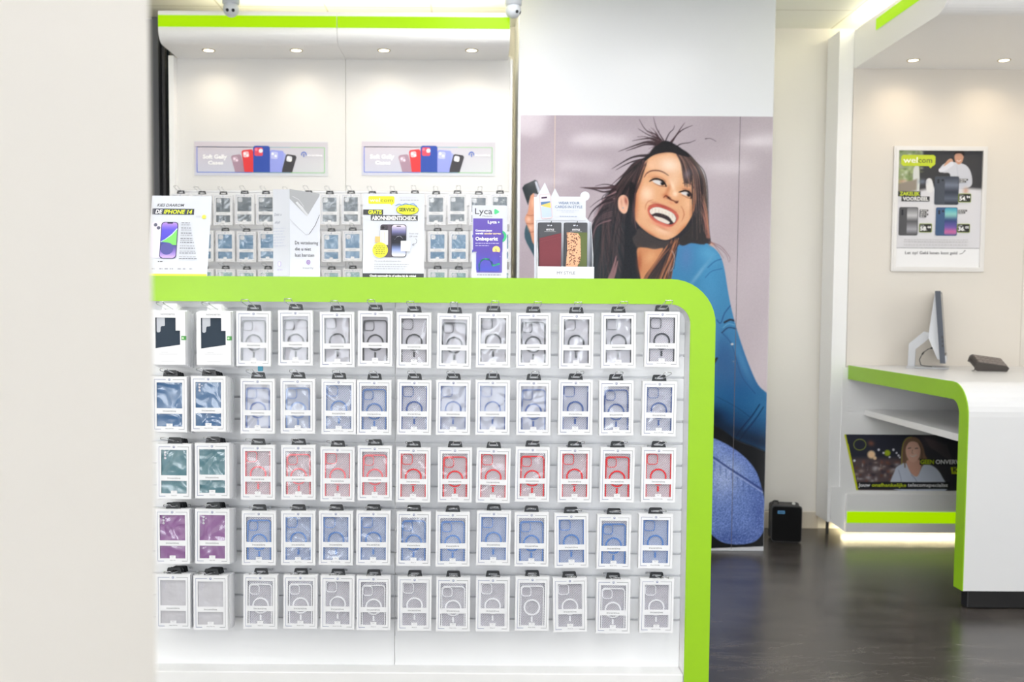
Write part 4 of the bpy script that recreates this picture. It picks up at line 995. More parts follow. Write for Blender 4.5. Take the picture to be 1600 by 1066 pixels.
# counter: L-shaped slab with waterfall front
ctr = thing('till_counter', (UL + 1.2, 5.2, 0), 'white till counter with rounded front corner, lime green side edge and black plinth', 'counter')
yfc = at_x(1510, 720, UL).y
RC = .15; TC = .082
def lprof(y0, y1, z0, z1, r, t, n=10):
    """outer and inner line of the slab in y,z: from the wall forward and down the front"""
    o = [(y1, z1), (y0 + r, z1)] + [(y0 + r - r*math.sin(math.radians(90*k/n)), z1 - r + r*math.cos(math.radians(90*k/n))) for k in range(1, n)] + [(y0, z1 - r), (y0, z0)]
    ri = max(r - t, .01)
    i = [(y1, z1 - t), (y0 + r, z1 - t)] + [(y0 + r - ri*math.sin(math.radians(90*k/n)), z1 - r + ri*math.cos(math.radians(90*k/n))) for k in range(1, n)] + [(y0 + t, z1 - r), (y0 + t, z0)]
    return o, i
o_, i_ = lprof(yfc, YA - .002, .085, zk, RC, TC)
sub(MB().strip(o_, i_, UL + .005, UR, 'x'), 'counter_slab', bump(mat('counter_laminate', (224, 225, 227), .3), 40, .03), ctr)
sub(MB().strip(o_, i_, UL, UL + .0045, 'x'), 'edge_trim', GREEN, ctr)
sub(MB().box(UL + .03, UR, yfc + .012, yfc + .07, .001, .0845), 'plinth', mat('black_plinth', (20, 20, 22), .4), ctr, bevel=.006)
sub(MB().box(X_(1350, YA, 640), UR, yfc + TC + .1, YA - .003, Z_(640, YA, 1350) - .035, Z_(640, YA, 1350)), 'shelf', WHITE, ctr, bevel=.002)

# picture banner on the panel under the counter
def team(PX, PY):
    p = Paint(PX, PY, (44, 46, 60)); x, y = p.x, p.y; rr = random.Random(11)
    p.poly([(1320, 722), (1370, 716), (1420, 722), (1420, 770), (1320, 770)], (92, 78, 80), 8)
    for k in range(60): p.blob(rr.uniform(1330, 1405), rr.uniform(722, 758), rr.uniform(1, 5), rr.uniform(1, 4), rr.choice([(196, 176, 168), (150, 90, 70), (60, 56, 70), (210, 205, 210), (40, 40, 56), (120, 70, 56)]), .6)
    for cx, cy, r, c in ((1361.5, 710.5, 6.5, (250, 214, 170)), (1367, 716, 3, (240, 205, 165)), (1386.5, 708, 5, (176, 196, 40)), (1373, 703, 2, (225, 225, 235)), (1396, 703, 2, (225, 225, 235)), (1401, 708, 1.6, (225, 225, 235)), (1404, 712, 1.8, (225, 225, 235)), (1335, 720, 2, (220, 220, 230)), (1390, 714.5, 1.6, (220, 220, 230)), (1406, 715, 1.5, (225, 225, 235)), (1380.5, 708, 1.8, (225, 225, 235))): p.blob(cx, cy, r, r, c, 1, 0, 4)
    p.blob(1361, 693, 5, 4, (150, 90, 70), .8, 20)
    th = np.linspace(0, 2*np.pi, 20); p.stroke([(1343.5 + 9.5*math.cos(t), 695 + 8.5*math.sin(t)) for t in th], .8, (190, 205, 70), .9)
    p.blob(1460, 730, 40, 50, (66, 60, 62), .6); p.blob(1452, 690, 18, 10, (110, 90, 90), .5, 30)
    for k in range(12): p.stroke([(1445 + k*3, 684 + k), (1455 + k*3, 700 + k*2)], 2, (120, 104, 106), .3)
    p.poly([(1408, 728), (1409, 700), (1414, 687), (1422, 683), (1434, 685), (1442, 697), (1446, 712), (1452, 724), (1440, 735), (1415, 735)], (134, 104, 84), 1.4)
    p.poly([(1396, 765), (1398, 736), (1404, 728), (1416, 724), (1424, 740), (1434, 742), (1444, 726), (1460, 730), (1472, 745), (1476, 768)], (206, 214, 232), 1.4)
    p.poly([(1416, 722), (1424, 718), (1434, 718), (1440, 724), (1434, 744), (1424, 740)], (220, 168, 148), 1)
    p.poly([(1415, 705), (1417, 695), (1424, 690), (1433, 692), (1438, 700), (1437, 713), (1431, 721), (1424, 722), (1418, 716)], (232, 184, 164), 1); p.blob(1429, 708, 5, 9, (246, 204, 184), .7)
    for q in ([(1419, 701), (1423, 700)], [(1430, 701), (1434, 700.5)]): p.stroke(q, 1.3, (60, 40, 40), .8)
    p.stroke([(1422, 711.5), (1426, 713.5), (1432, 711)], 1.5, (236, 220, 214), .9); p.stroke([(1426, 703), (1425, 708), (1427, 709)], .8, (150, 100, 84), .8)
    p.stroke([(1409, 726), (1410, 700), (1415, 687), (1424, 683)], .8, (180, 190, 60), .8); p.stroke([(1414, 730), (1413, 705), (1418, 692)], 2.2, (120, 92, 74), .8); p.stroke([(1440, 728), (1440, 705), (1436, 694)], 2.4, (110, 84, 70), .8)
    p.stroke([(1424, 742), (1432, 752), (1434, 768)], 1, (120, 130, 160), .7); p.stroke([(1404, 735), (1408, 750), (1406, 765)], 1.2, (130, 140, 170), .6)
    p.poly([(1336, 753.5), (1484, 753.5), (1484, 764.5), (1338, 764.5)], (28, 28, 34), .5, smooth=False)
    # slanting yellow edge and the transparent corner
    return p.c
by = YA - .004; b0, b1 = at(1318, 766, by), at(1560, 680.5, by)
bt = thing('picture_banner', (b0.x, by, b0.z), 'dark banner of a smiling person with a slanting yellow edge, under the till counter', 'banner')
# cut on a slant: sheet columns follow the slanting edge
NX, NZ = 330, 116; H_ = b1.z - b0.z
sl0 = at(1338, 766, by).x - b0.x; sl1 = at(1319, 681, by).x - b0.x
me = sheet_mesh('print_panel', 1, H_, NX, NZ, np.zeros((NX*NZ, 3)), PRINT)
co = np.zeros(NX*NZ*3); me.vertices.foreach_get('co', co); co = co.reshape(-1, 3)
e0 = sl0 + (sl1 - sl0) * co[:, 2] / H_; co[:, 0] = e0 + (b1.x - b0.x - e0) * co[:, 0]
me.vertices.foreach_set('co', co.ravel()); qx, qy = project(co[:, 0] + b0.x, by, co[:, 2] + b0.z)
cc = team(qx, qy); dd = (co[:, 0] - e0); cc[dd < .011] = (206, 214, 30)
c4 = np.ones((NX*NZ, 4), np.float32); c4[:, :3] = s2l(np.clip(cc, 0, 255) / 255.0); me.color_attributes['Col'].data.foreach_set('color', c4.ravel())
link('print_panel', me, bt)
u_ = (at(1438, 720, by).x - at(1338, 720, by).x) / 100
b = MB()
def bx_(px, py): p_ = at(px, py, by); return p_.x - b0.x, p_.z - b0.z
for st, px0, px1, py_, col in (('Jouw', 1341, 1359.5, 760.5, (240, 240, 244)), ('onafhankelijke', 1362, 1416, 760.5, (200, 216, 50)), ('telecomspecialist', 1418, 1481, 760.5, (240, 240, 244))):
    x_, z_ = bx_(px0, py_); b.text(st, x_, z_, h=5.4*u_, w=(px1 - px0)*u_, y=-.0010, col=col, bold=.02)
x_, z_ = bx_(1438, 725); b.face([(x_ - .004, -.0006, z_ - .006), (x_ + 100*u_, -.0006, z_ - .006), (x_ + 100*u_, -.0006, z_ + .03), (x_ - .004, -.0006, z_ + .03)], 0, (30, 30, 36))
b.text('GEEN', x_, z_, h=6.6*u_, w=21*u_, y=-.0010, col=(190, 210, 40), bold=.028); x_, z_ = bx_(1461.5, 725); b.text('ONVERWACHTE', x_, z_, h=6.6*u_, w=72*u_, y=-.0010, col=(236, 236, 240), bold=.028)
x_, z_ = bx_(1486, 739); b.face([(x_ + .004, -.0006, z_ - .007), (x_ + .22, -.0006, z_ - .007), (x_ + .22, -.0006, z_ + .034), (x_ - .004, -.0006, z_ + .034)], 0, (200, 214, 40))
x_, z_ = bx_(1489, 737.5); b.text('KOSTEN', x_, z_, h=7*u_, w=44*u_, y=-.0010, col=(40, 40, 44), bold=.028)
b.build('lettering', PRINT, bt)

# framed offer poster in the alcove
fy = YA - .003; f00, f11 = at(1391.5, 424, fy), at(1541.5, 229.5, fy)
FWd, FHt = 144 * YA / F, f11.z - f00.z
ft = thing('poster_frame', ((f00.x + f11.x) / 2, fy, f00.z), 'silver snap frame with welcom offer poster of phones and prices, above the till counter', 'framed poster')
snap = mat('brushed_silver_frame', (228, 226, 224), .35, metal=.25)
b = MB(); oo = rrect(-FWd/2, FWd/2, 0, FHt, .004, 2); ii = rrect(-FWd/2 + .026, FWd/2 - .026, .026, FHt - .026, .001, 2)
mm_ = rrect(-FWd/2 + .010, FWd/2 - .010, .010, FHt - .010, .002, 2)
b.ring(oo, mm_, -.013, 0, 'y'); b.ring(mm_, ii, -.016, -.002, 'y'); b.build('snap_frame', snap, ft, bevel=.002)
PW, PH = 129.0, 184.0; u_ = (FWd - .05) / PW
def office(PX, PY):      # PX 0..129, PY 0..184
    p = Paint(PX, PY, (226, 224, 226)); rr = random.Random(5)
    p.poly([(0, -5), (135, -5), (135, 60), (80, 66), (50, 72), (0, 80)], (58, 58, 62), 10, smooth=False)
    p.poly([(-5, -5), (36, -5), (30, 62), (-5, 70)], (150, 166, 120), 5, smooth=False)
    for k in range(70): p.blob(rr.uniform(0, 38), rr.uniform(0, 52), rr.uniform(1, 4), rr.uniform(1, 4), rr.choice([(90, 120, 60), (190, 205, 150), (230, 236, 216), (120, 130, 90), (160, 165, 160)]), .6)
    p.poly([(24, 30), (32, 24), (34, 62), (26, 64)], (215, 218, 214), 1); p.blob(8, 48, 8, 3, (200, 150, 130), .7)
    p.poly([(0, 52), (30, 44), (30, 62), (0, 74)], (150, 140, 128), 3, smooth=False)
    p.poly([(52, 58), (70, 54), (129, 60), (135, 184), (-5, 184), (-5, 70)], (222, 221, 226), 6, smooth=False)
    p.poly([(44, 46), (52, 44), (56, 62), (46, 64)], (230, 230, 232), 1); p.blob(38, 48, 6, 4, (120, 130, 150), .8)
    # man in a white shirt on the phone
    p.poly([(64, 30), (68, 22), (78, 17), (90, 18), (104, 22), (112, 34), (114, 52), (104, 58), (84, 58), (80, 36), (70, 34)], (206, 208, 218), 1.2)
    p.poly([(70, 24), (76, 14), (82, 12), (84, 17), (78, 22)], (206, 160, 136), 1); p.stroke([(66, 30), (74, 26), (82, 20)], 7, (222, 224, 234), 1)
    p.poly([(86, 8), (90, 2), (97, 2), (100, 8), (98, 17), (93, 21), (88, 17)], (202, 152, 128), 1); p.poly([(85, 6), (88, -1), (96, -2), (101, 3), (100, 8), (96, 4), (89, 4)], (44, 34, 32), 1)
    p.stroke([(90, 14.5), (93, 16), (96, 14)], 1, (240, 230, 225), .9); p.stroke([(82, 10), (85, 15)], 1.6, (30, 30, 34), .9); p.stroke([(90, 22), (92, 38), (92, 56)], .8, (180, 186, 200), .8)
    p.blob(105, 62, 4, 5, (206, 160, 136), .8)
    p.poly([(0, 158), (129, 158), (129, 190), (0, 190)], (150, 150, 154), 1, .35, smooth=False)
    return p.c
qx, qy = np.meshgrid(np.linspace(0, PW, 260), np.linspace(0, 152*1.0, 300))
im = sheet_mesh('printed_photo', PW*u_, (FHt - .052) * .835, 260, 300, office(qx, qy), PRINT)
pc = (FHt - .052) * .165
link('printed_photo', im, ft, (-PW*u_/2, -.0035, .026 + pc))
pr = Print(u_, PW, PH, -.0040); pr.s = u_
vs = (FHt - .052) / PH
def PP(u, v): return ((u - PW/2) * u_, pr.y - pr.k * .00012, .026 + (PH - v) * vs)
pr.P = PP
pr.rect(0, 154, 129, 184, (240, 240, 242)); pr.rect(0, 153.4, 129, 154.2, (120, 120, 124))
pr.text('Let op! Geld lenen kost geld', 15, 163.5, h=4.3, w=80, col=(70, 70, 76), bold=.02); pr.line([(98, 163), (103, 162), (106, 158)], .8, (70, 70, 76)); pr.circ(106.5, 157.6, .9, (60, 60, 66))
pr.poly([(8, 24), (54, 24), (57, 21), (57, 9), (54, 6.5), (8, 6.5), (5, 9), (5, 21)][::-1], (198, 214, 52)); pr.poly([(50, 27.5), (54, 23), (46, 23)], (198, 214, 52))
pr.text('wel', 8, 19, h=8.5, w=22, col=(250, 250, 240), bold=.01); pr.text('com', 31, 19, h=8.5, w=21, col=(60, 60, 60))
pr.poly([(0, 72), (36, 72), (36, 64), (0, 64)], (60, 60, 62)); pr.text('ZAKELIJK', 4, 70.5, h=5.4, w=31, col=(206, 222, 50), bold=.028)
pr.poly([(7, 80), (50, 80), (50, 72), (7, 72)], (60, 60, 62)); pr.text('VOORDEEL', 9, 78.6, h=5.4, w=39, col=(245, 245, 245), bold=.028)
def phonep(u0, v0, u1, v1, body, screen, cam3=True, mid=.42):
    pr.rr(u0, v0, u1, v1, 2.5, body); um = u0 + (u1 - u0)*mid
    pr.grad(um, v0 + 1, u1 - 1, v1 - 1, screen, r=2)
    for (a, c) in ((.09, .12), (.27, .12), (.09, .24)) if cam3 else ((.1, .09), (.1, .2), (.1, .31)): pr.circ(u0 + (u1-u0)*a + 2, v0 + (v1-v0)*c*.6 + 3, 1.7, (40, 42, 50))
phonep(57, 40, 94, 85, (74, 80, 92), [(0, (60, 66, 80)), (.3, (120, 128, 146)), (.55, (50, 56, 70)), (.8, (96, 104, 122)), (1, (44, 48, 60))])
phonep(4, 89, 33, 134, (82, 82, 86), [(0, (120, 120, 124)), (.3, (200, 200, 204)), (.5, (90, 90, 94)), (.8, (170, 170, 178)), (1, (80, 80, 84))], False)
phonep(60, 89, 93, 134, (64, 92, 132), [(0, (70, 160, 190)), (.25, (150, 210, 200)), (.45, (50, 70, 120)), (.7, (110, 90, 170)), (.9, (220, 110, 160)), (1, (90, 90, 150))], True)
for (u, v, big_, sm) in ((93.5, 67, '54', '94'), (35, 115, '58', '44'), (93, 115, '36', '05')):
    pr.rr(u, v, u + 19.5, v + 14, 1.5, (150, 170, 50)); pr.rr(u + .7, v + .7, u + 18.8, v + 13.3, 1.2, (44, 46, 44)); pr.text(big_, u + 1.5, v + 11, h=6, w=9, col=(250, 250, 250), bold=.035); pr.text('.', u + 11, v + 11, h=7, col=(250, 250, 250)); pr.text(sm, u + 12.4, v + 7.4, h=3.4, w=5.4, col=(250, 250, 250), bold=.028); pr.text('vanaf', u + 1.5, v + 3.4, h=1.5, w=6, col=(250, 250, 250))
for (u, v, nl) in ((94, 44, 2), (35, 93, 4), (94, 93, 2)):
    for k in range(nl): pr.rect(u, v + k*3.2, u + 13 - (k % 2)*3, v + k*3.2 + 2.6, (60, 60, 62)); pr.smalltext(u + 1, u + 11 - (k % 2)*3, v + k*3.2 + 2, (235, 235, 235), 1.2, k)
pr.smalltext(12, 110, 141, (180, 180, 184), .8, 2); pr.smalltext(12, 110, 145, (205, 205, 208), 2.2, 4); pr.smalltext(12, 110, 150, (205, 205, 208), 2.2, 5)
pr.build('printed_sheet', ft)
MB().box(-FWd/2 + .012, FWd/2 - .012, -.0018, -.0005, .012, FHt - .012).build('backing_board', WHITE, ft)

# ------------------------------------------------------------------ monitor and keypad on the counter
p_ = on_z(1466, 577, zk)
ang = -math.radians(25.9)
mo = thing('monitor', (p_.x, p_.y + .12, zk + .0005), 'silver-backed flat monitor seen edge-on, standing on the till counter', 'monitor', None, (0, 0, ang))
SILV = mat('silver_plastic', (198, 200, 204), .4, metal=.1); GRAPH = mat('graphite_edge', (62, 68, 80), .4)
ms = 5.45 / F
MB().box(-.115, .105, -.10, .10, .0, .008).build('stand_base', SILV, mo, bevel=.003)
b = MB()
b.prism([(-.103, .008), (-.078, .008), (-.076, .108), (-.010, .168), (-.006, .196), (-.028, .200), (-.100, .134)], -.03, .03, 'y'); b.build('stand_arm', SILV, mo, bevel=.006)
hd = [(.028, .432), (.052, .432), (.088, .040), (.064, .040)]
MB().prism(hd, -.25, .25, 'y').build('bezel', GRAPH, mo, bevel=.002)
MB().prism([(.030, .420), (.0265, .420), (.004, .215), (.002, .175), (.050, .060), (.0615, .060), (.034, .395)], -.22, .22, 'y').build('back_shell', SILV, mo, bevel=.006)
sl = (.088 - .052) / (.432 - .040)
MB().prism([(.0528, .424), (.0535, .424), (.0885, .050), (.0878, .050)], -.245, .245, 'y').build('screen', mat('black_screen', (12, 13, 16), .08), mo)
MB().prism([(.0882, .042), (.0940, .046), (.0905, .082), (.0850, .078)], -.25, .25, 'y').build('chin', SILV, mo)
b = MB()
for z in (.175, .152, .128): b.box(.058 + (.30 - z)*.06, .066 + (.30 - z)*.06, -.252, -.2495, z, z + .014)
b.build('side_ports', BLACKP, mo)
b = MB(); b.tube([(.022, -.12, .118), (.0, -.125, .112), (-.028, -.13, .09), (-.045, -.13, .05), (-.036, -.12, .02), (.0, -.10, .0125), (.02, -.09, .011)], .0022, 8); b.tube([(.024, -.12, .119), (.010, -.122, .116)], .005, 8); b.tube([(-.022, -.129, .095), (-.032, -.131, .08)], .0045, 8)
b.build('power_cable', BLACKP, mo)
p_ = on_z(1551, 581, zk)
kp = thing('desk_keypad', (p_.x, p_.y + .05, zk + .0005), 'small grey keypad with chunky keys lying tilted on the till counter', 'keypad', None, (math.radians(22), 0, math.radians(-6)))
kp.location.z += .0165
KEYM = mat('grey_brown_plastic', (78, 73, 70), .5)
b = MB(); b.prism([(-.085, .014), (-.080, .044), (-.070, .050), (.078, .028), (.086, .018), (.080, .004), (-.070, .006)], -.045, .06, 'y'); b.build('keypad_body', KEYM, kp, bevel=.004)
b = MB()
for i in range(6):
    for j in range(3):
        x = -.068 + i*.025; z = .0495 - i*.0037; b.box(x, x + .021, -.042 + j*.033, -.014 + j*.033, z - .004, z + .006)
b.build('keys', mat('dark_taupe_keys', (128, 120, 116), .55), kp, bevel=.002)
b = MB(); b.tube([(-.075, -.03, .012), (-.083, -.036, .004), (-.090, -.04, .001), (-.098, -.04, .002)], .0016, 6); b.build('cord', BLACKP, kp)

# ------------------------------------------------------------------ black device on the floor
p_ = on_z(1231, 848, 0)
dv = thing('heater_box', (p_.x, p_.y + .06, 0), 'small black rounded box appliance with a blue badge, standing on the floor beside the column', 'appliance', None, (0, 0, math.radians(-9)))
DW, DH, DD = .165, .212, .12
b = MB(); b.prism(rrect(-DW/2, DW/2, .006, DH, .014, 5), -DD/2 + .004, DD/2, 'y'); b.build('housing', mat('dark_grey_vinyl', (66, 66, 66), .6), dv, bevel=.004)
b = MB(); b.prism(rrect(-DW/2 + .003, DW/2 - .003, .009, DH - .006, .014, 5), -DD/2 - .002, -DD/2 + .004, 'y'); b.build('front_grille', mat('black_cloth', (14, 14, 15), .8, spec=.2), dv, bevel=.002)
b = MB(); b.prism(rrect(-.052, -.012, .168, .186, .0015, 2), -DD/2 - .0035, -DD/2 - .002, 'y'); b.text('VOX', -.048, .1725, h=.009, w=.032, y=-DD/2 - .004, mi=1, bold=.03)
b.build('badge', [mat('blue_badge', (84, 150, 200), .4), mat('black_ink', (18, 20, 28), .5)], dv)
for x in (-1, 1):
    for y in (-1, 1): MB().lathe([(0, 0), (.008, 0), (.009, .007), (0, .007)], (x*.06, y*.04, 0), 12).build('rubber_foot', BLACKP, dv)
b = MB(); b.tube([(-.072, .0, DH - .004), (-.072, 0, DH + .016), (-.064, 0, DH + .020), (-.044, 0, DH + .019), (-.042, 0, DH + .012), (-.042, 0, DH - .004)], .0045, 8); b.build('carry_handle', mat('dark_strap', (40, 38, 38), .6), dv)
b = MB(); b.lathe([(0, DH - .004), (.010, DH - .004), (.010, DH + .008), (.006, DH + .012), (0, DH + .012)], (.048, .01, 0), 14); b.build('control_knob', mat('cream_knob', (236, 236, 230), .4), dv)
b = MB(); b.tube([(-DW/2 + .002, .03, .17), (-.10, .035, .165), (-.115, .05, .160), (-.14, .06, .160), (-.19, .07, .16), (-.19, .12, .16)], .0016, 6); b.build('power_cord', mat('grey_cord', (70, 68, 66), .6), dv)

# ------------------------------------------------------------------ signs and stands on top of the front rack
gt = gz + .0004
def sign_root(name, px, Y, label, cat, rot=(0, 0, 0)):
    p_ = at(px, 436, Y); return thing(name, (p_.x, Y, gt), label, cat, None, rot)
U = 3.13 / F
ACR = mat('clear_acrylic', (250, 252, 255), .05, trans=.9)
# leaflet about the phone choice
sA = sign_root('leaflet_stand', 276, 3.10, 'white leaflet of a purple and green phone, tilted on the rack by the wall edge', 'leaflet')
sA.rotation_euler = (math.radians(-16), 0, math.radians(2))
H_ = 133; W_ = 93
MB().box(-W_/2*U, W_/2*U, 0, .0015, 0, H_*U).build('leaflet_sheet', PAPER, sA)
MB().prism([(.0016, .14), (.0016, .146), (.103, .0315), (.100, .0300)], -.02, .02, 'x').build('easel_back', ACR, sA)
pr = Print(U, W_, H_, -.0004)
pr.text('KIES DAAROM', 9, 18, h=4.6, w=42, col=(60, 62, 70), bold=.015, shear=.25)
pr.rect(2, 21.5, 67, 31.5, (66, 70, 84)); pr.text('DE', 7, 30, h=6.6, w=11, col=(250, 250, 252), bold=.028, shear=.2); pr.text('IPHONE 14', 20, 30, h=6.6, w=44, col=(222, 236, 60), bold=.028, shear=.2)
pr.rr(70, 33, 78, 36, 1, (200, 204, 212))
for k in range(10): a = math.radians(36*k); pr.poly([(83 + 2*math.cos(a - .3), 35 + 2*math.sin(a - .3)), (83 + 5*math.cos(a), 35 + 5*math.sin(a)), (83 + 2*math.cos(a + .3), 35 + 2*math.sin(a + .3))][::-1], (226, 226, 60))
pr.circ(83, 35, 3, (232, 232, 90))
pr.rr(3, 44, 30, 103, 5, (226, 220, 242)); pr.circ(9, 49, 2.8, (96, 98, 116)); pr.circ(14, 54, 2.8, (96, 98, 116))
pr.rr(18, 44, 44, 104, 5, (60, 56, 100)); pr.grad(19, 45, 43, 103, [(0, (190, 150, 220)), (.2, (100, 90, 215)), (.5, (84, 80, 205)), (.62, (70, 80, 130)), (.8, (130, 110, 195)), (1, (210, 180, 235))], r=4.5)
pr.poly([(19, 77), (25, 73), (34, 67), (43, 56), (43, 82), (38, 82), (30, 78)][::-1], (130, 220, 110)); pr.line([(19, 77), (27, 72), (36, 64), (43, 55)], 1.6, (205, 225, 250)); pr.circ(29, 88, 10, (92, 92, 160)); pr.rr(27, 44.5, 36, 47, 1, (50, 46, 80))
for k, v in enumerate((46, 49.5, 54.5, 58, 63, 66.5, 72, 75, 78.5, 84, 88, 93, 96, 102, 105)): pr.smalltext(49, 62 + (k*37 % 18), v, (110, 112, 122) if k % 2 == 0 else (160, 162, 170), 1.2, k)
pr.smalltext(17, 25, 110, (60, 60, 66), 1.2, 3)
for u in (8, 20, 28, 36, 48, 56, 66): pr.smalltext(u, u + 5, 122, (150, 150, 162), 1.6, u)
pr.rect(0, 129.5, 93, 133, (230, 232, 80)); pr.build('printed_face', sA)
# folded three-sided card
sB = sign_root('folded_display_card', 453, 3.07, 'tall white folded insurance card with a grey cracked-phone corner, between two leaflets', 'display card')
hB = Z_(296, 3.07, 453) - gt
p0, p1, p2 = at(427, 432, 3.10), at(453, 432, 3.07), at(500, 432, 3.09); bx0 = sB.location.x
L = [(p0.x - bx0, .03), (0, 0), (p2.x - bx0, .02)]
b = MB(); b.face([(L[0][0], L[0][1], 0), (L[1][0], 0, 0), (L[1][0], 0, hB), (L[0][0], L[0][1], hB + .003)]); b.face([(0, 0, 0), (L[2][0], L[2][1], 0), (L[2][0], L[2][1], hB - .012), (0, 0, hB)]); b.face([(L[2][0], L[2][1], 0), (L[0][0], L[0][1], 0), (L[0][0], L[0][1], hB + .003), (L[2][0], L[2][1], hB - .012)])
b.build('folded_card', PAPER, sB, merge=True)
wB = math.hypot(*L[2]); UB = wB / 47
pr = Print(UB, 0, 139)
pr.y = -.0006
pr.poly([(0, 1), (46.6, 7), (46, 11), (27, 43), (0, 16)][::-1], (166, 168, 172)); pr.poly([(9, 22), (27, 43), (29, 40), (12, 20)][::-1], (205, 208, 212)); pr.line([(10, 21), (20, 29), (27, 41)], .6, (240, 240, 244)); pr.line([(4, 12), (14, 17), (22, 28)], .4, (225, 225, 230))
pr.line([(46.5, 40), (40, 56), (30, 71)], .7, (70, 70, 78)); pr.line([(30, 71), (25, 72), (14, 62), (0, 48)], .7, (190, 192, 200))
for i_, st in enumerate(('De verzekering', 'die u niet', 'laat barsten')): pr.text(st, 8, 87 + i_*9.7, h=5.2, w=(36, 25, 30)[i_], col=(76, 76, 84), bold=.003)
b_ = pr.b; b_.ring([(p[0]*UB, (139 - p[1])*UB) for p in rrect(26, 31.5, 111.5, 118.5, 2.6, 4)], [(p[0]*UB, (139 - p[1])*UB) for p in rrect(27, 30.5, 112.5, 117.5, 1.6, 4)], pr.y - .0035, pr.y - .003, 'y')
nF = len(b_.f)
for i_ in range(nF - 4*20, nF): b_.c[i_] = [(150, 90, 190)] * len(b_.f[i_])
for i_ in range(nF):
    if b_.c[i_] is None: b_.c[i_] = [(150, 90, 190)] * len(b_.f[i_])
pr.rect(28.4, 113.5, 29.4, 116.5, (150, 90, 190)); pr.text('insurity', 20, 125.5, h=3.4, w=17, col=(150, 150, 160))
pr.build('printed_face', sB, (0, 0, 0), (0, 0, math.atan2(L[2][1], L[2][0])))
wL = math.hypot(*L[0]); pr = Print(wL / 26, 0, 139); pr.y = -.0006
pr.P = lambda u, v: (u*wL/26, pr.y - pr.k*.00012, (139 - v)*UB); pr.s = UB
pr.rect(.6, 8, 25.4, 137, (212, 216, 225))
pr.text('Dekt u', 2, 42, h=4.4, w=15, col=(120, 128, 150), shear=.3); pr.text('altijd:', 3, 54, h=4.2, w=11, col=(120, 128, 150), shear=.3)
for k in range(7): pr.smalltext(1, 20 - (k % 3)*2, 62 + k*4.6, (186, 194, 214), .8, k)
pr.smalltext(7, 15, 128, (196, 190, 220), 1.6, 2); pr.rr(8, 114, 13, 122, 2, (196, 186, 226)); pr.rr(9, 115, 12, 121, 1.4, (240, 243, 250))
pr.build('printed_face', sB, (L[0][0], L[0][1], 0), (0, 0, math.atan2(-L[0][1], -L[0][0])))
# subscription-check leaflet
sC = sign_root('leaflet_stand', 614.5, 3.13, 'white leaflet with a lime service badge, between folded card and purple leaflet', 'leaflet', (math.radians(-3), 0, 0))
W_, H_ = 95, 132
MB().box(-W_/2*U, W_/2*U, 0, .0015, 0, H_*U).build('leaflet_sheet', PAPER, sC)
MB().prism([(.0016, .14), (.0016, .146), (.063, .0045), (.060, .0040)], -.02, .02, 'x').build('easel_back', ACR, sC)
pr = Print(U, W_, H_, -.0004)
pr.rr(8, 4, 48.5, 16, 2.5, (232, 232, 50)); pr.poly([(42, 16), (47, 15), (44.5, 18.5)][::-1], (232, 232, 50)); pr.text('wel', 10, 13, h=6, w=16, col=(250, 250, 235)); pr.text('com', 27, 13, h=6, w=19, col=(120, 124, 60))
pr.smalltext(56, 84, 6.5, (205, 205, 212), 1, 1); pr.smalltext(58, 86, 10.5, (160, 160, 168), 1, 2)
pr.rect(0, 25, 31, 33, (66, 68, 72)); pr.text('GRATIS', 8, 32, h=6, w=21, col=(228, 238, 50), bold=.035); pr.rect(12, 33.5, 85, 42, (66, 68, 72)); pr.text('ABONNEMENTSCHECK', 13.5, 41, h=6, w=70, col=(250, 250, 250), bold=.035)
pr.circ(69, 25, 17.6, (70, 74, 60), 8.3); pr.circ(69, 25, 17, (226, 234, 60), 7.8)
pr.line([(50, 19), (56, 16), (60, 18), (66, 15), (72, 17), (78, 15), (84, 20)], 1.2, (110, 160, 210)); pr.text('SERVICE', 56, 27.5, h=5.2, w=25, col=(40, 44, 36), bold=.028)
pr.rr(27, 48, 52, 99, 4, (92, 84, 96)); pr.rr(27, 49, 39, 60, 3, (70, 64, 74)); pr.circ(31, 53, 2.2, (34, 32, 38)); pr.circ(36, 57, 2.2, (34, 32, 38)); pr.circ(31, 59, 2, (34, 32, 38))
pr.rr(44, 48, 67.5, 99, 4, (40, 40, 50)); pr.grad(44.8, 49, 66.7, 98, [(0, (240, 228, 238)), (.2, (120, 120, 170)), (.36, (40, 40, 50)), (.6, (36, 38, 50)), (.75, (130, 150, 205)), (1, (246, 240, 246))], r=3.5); pr.line([(49, 72), (53, 67), (58, 66), (62, 70)], .7, (210, 214, 230)); pr.rr(52, 50, 59, 51.6, .8, (24, 24, 30))
pr.rect(27, 57, 39, 80, (238, 240, 246)); pr.rect(19, 67, 27, 76, (240, 190, 120)); pr.line([(29, 60), (29, 76)], .6, (200, 170, 120)); pr.line([(33, 60), (33, 76)], .6, (200, 170, 120)); pr.circ(27, 88, 12, (236, 236, 66))
for k in range(5): pr.smalltext(20 - (k == 1)*3, 34 + (k == 1)*3, 82.5 + k*3, (110, 112, 60), 1, k)
pr.rr(59, 73.5, 74, 90, 1, (236, 238, 242)); pr.text('Scan mij', 72, 63, h=2, w=14, col=(110, 110, 118), shear=.2); pr.text('QR code', 72, 67.5, h=2, w=13, col=(110, 110, 118), shear=.2); pr.line([(82, 70), (84, 73), (83, 77), (77, 80)], .5, (90, 90, 98)); pr.line([(79, 77.5), (77, 80), (80, 81)], .5, (90, 90, 98))
pr.text('Wij nemen alle abonnementen door', 18, 106, h=1.8, w=42, col=(90, 90, 98)); [pr.smalltext(18, 72 - k*3, 111 + k*3.3, (170, 172, 180), 1, k) for k in range(3)]
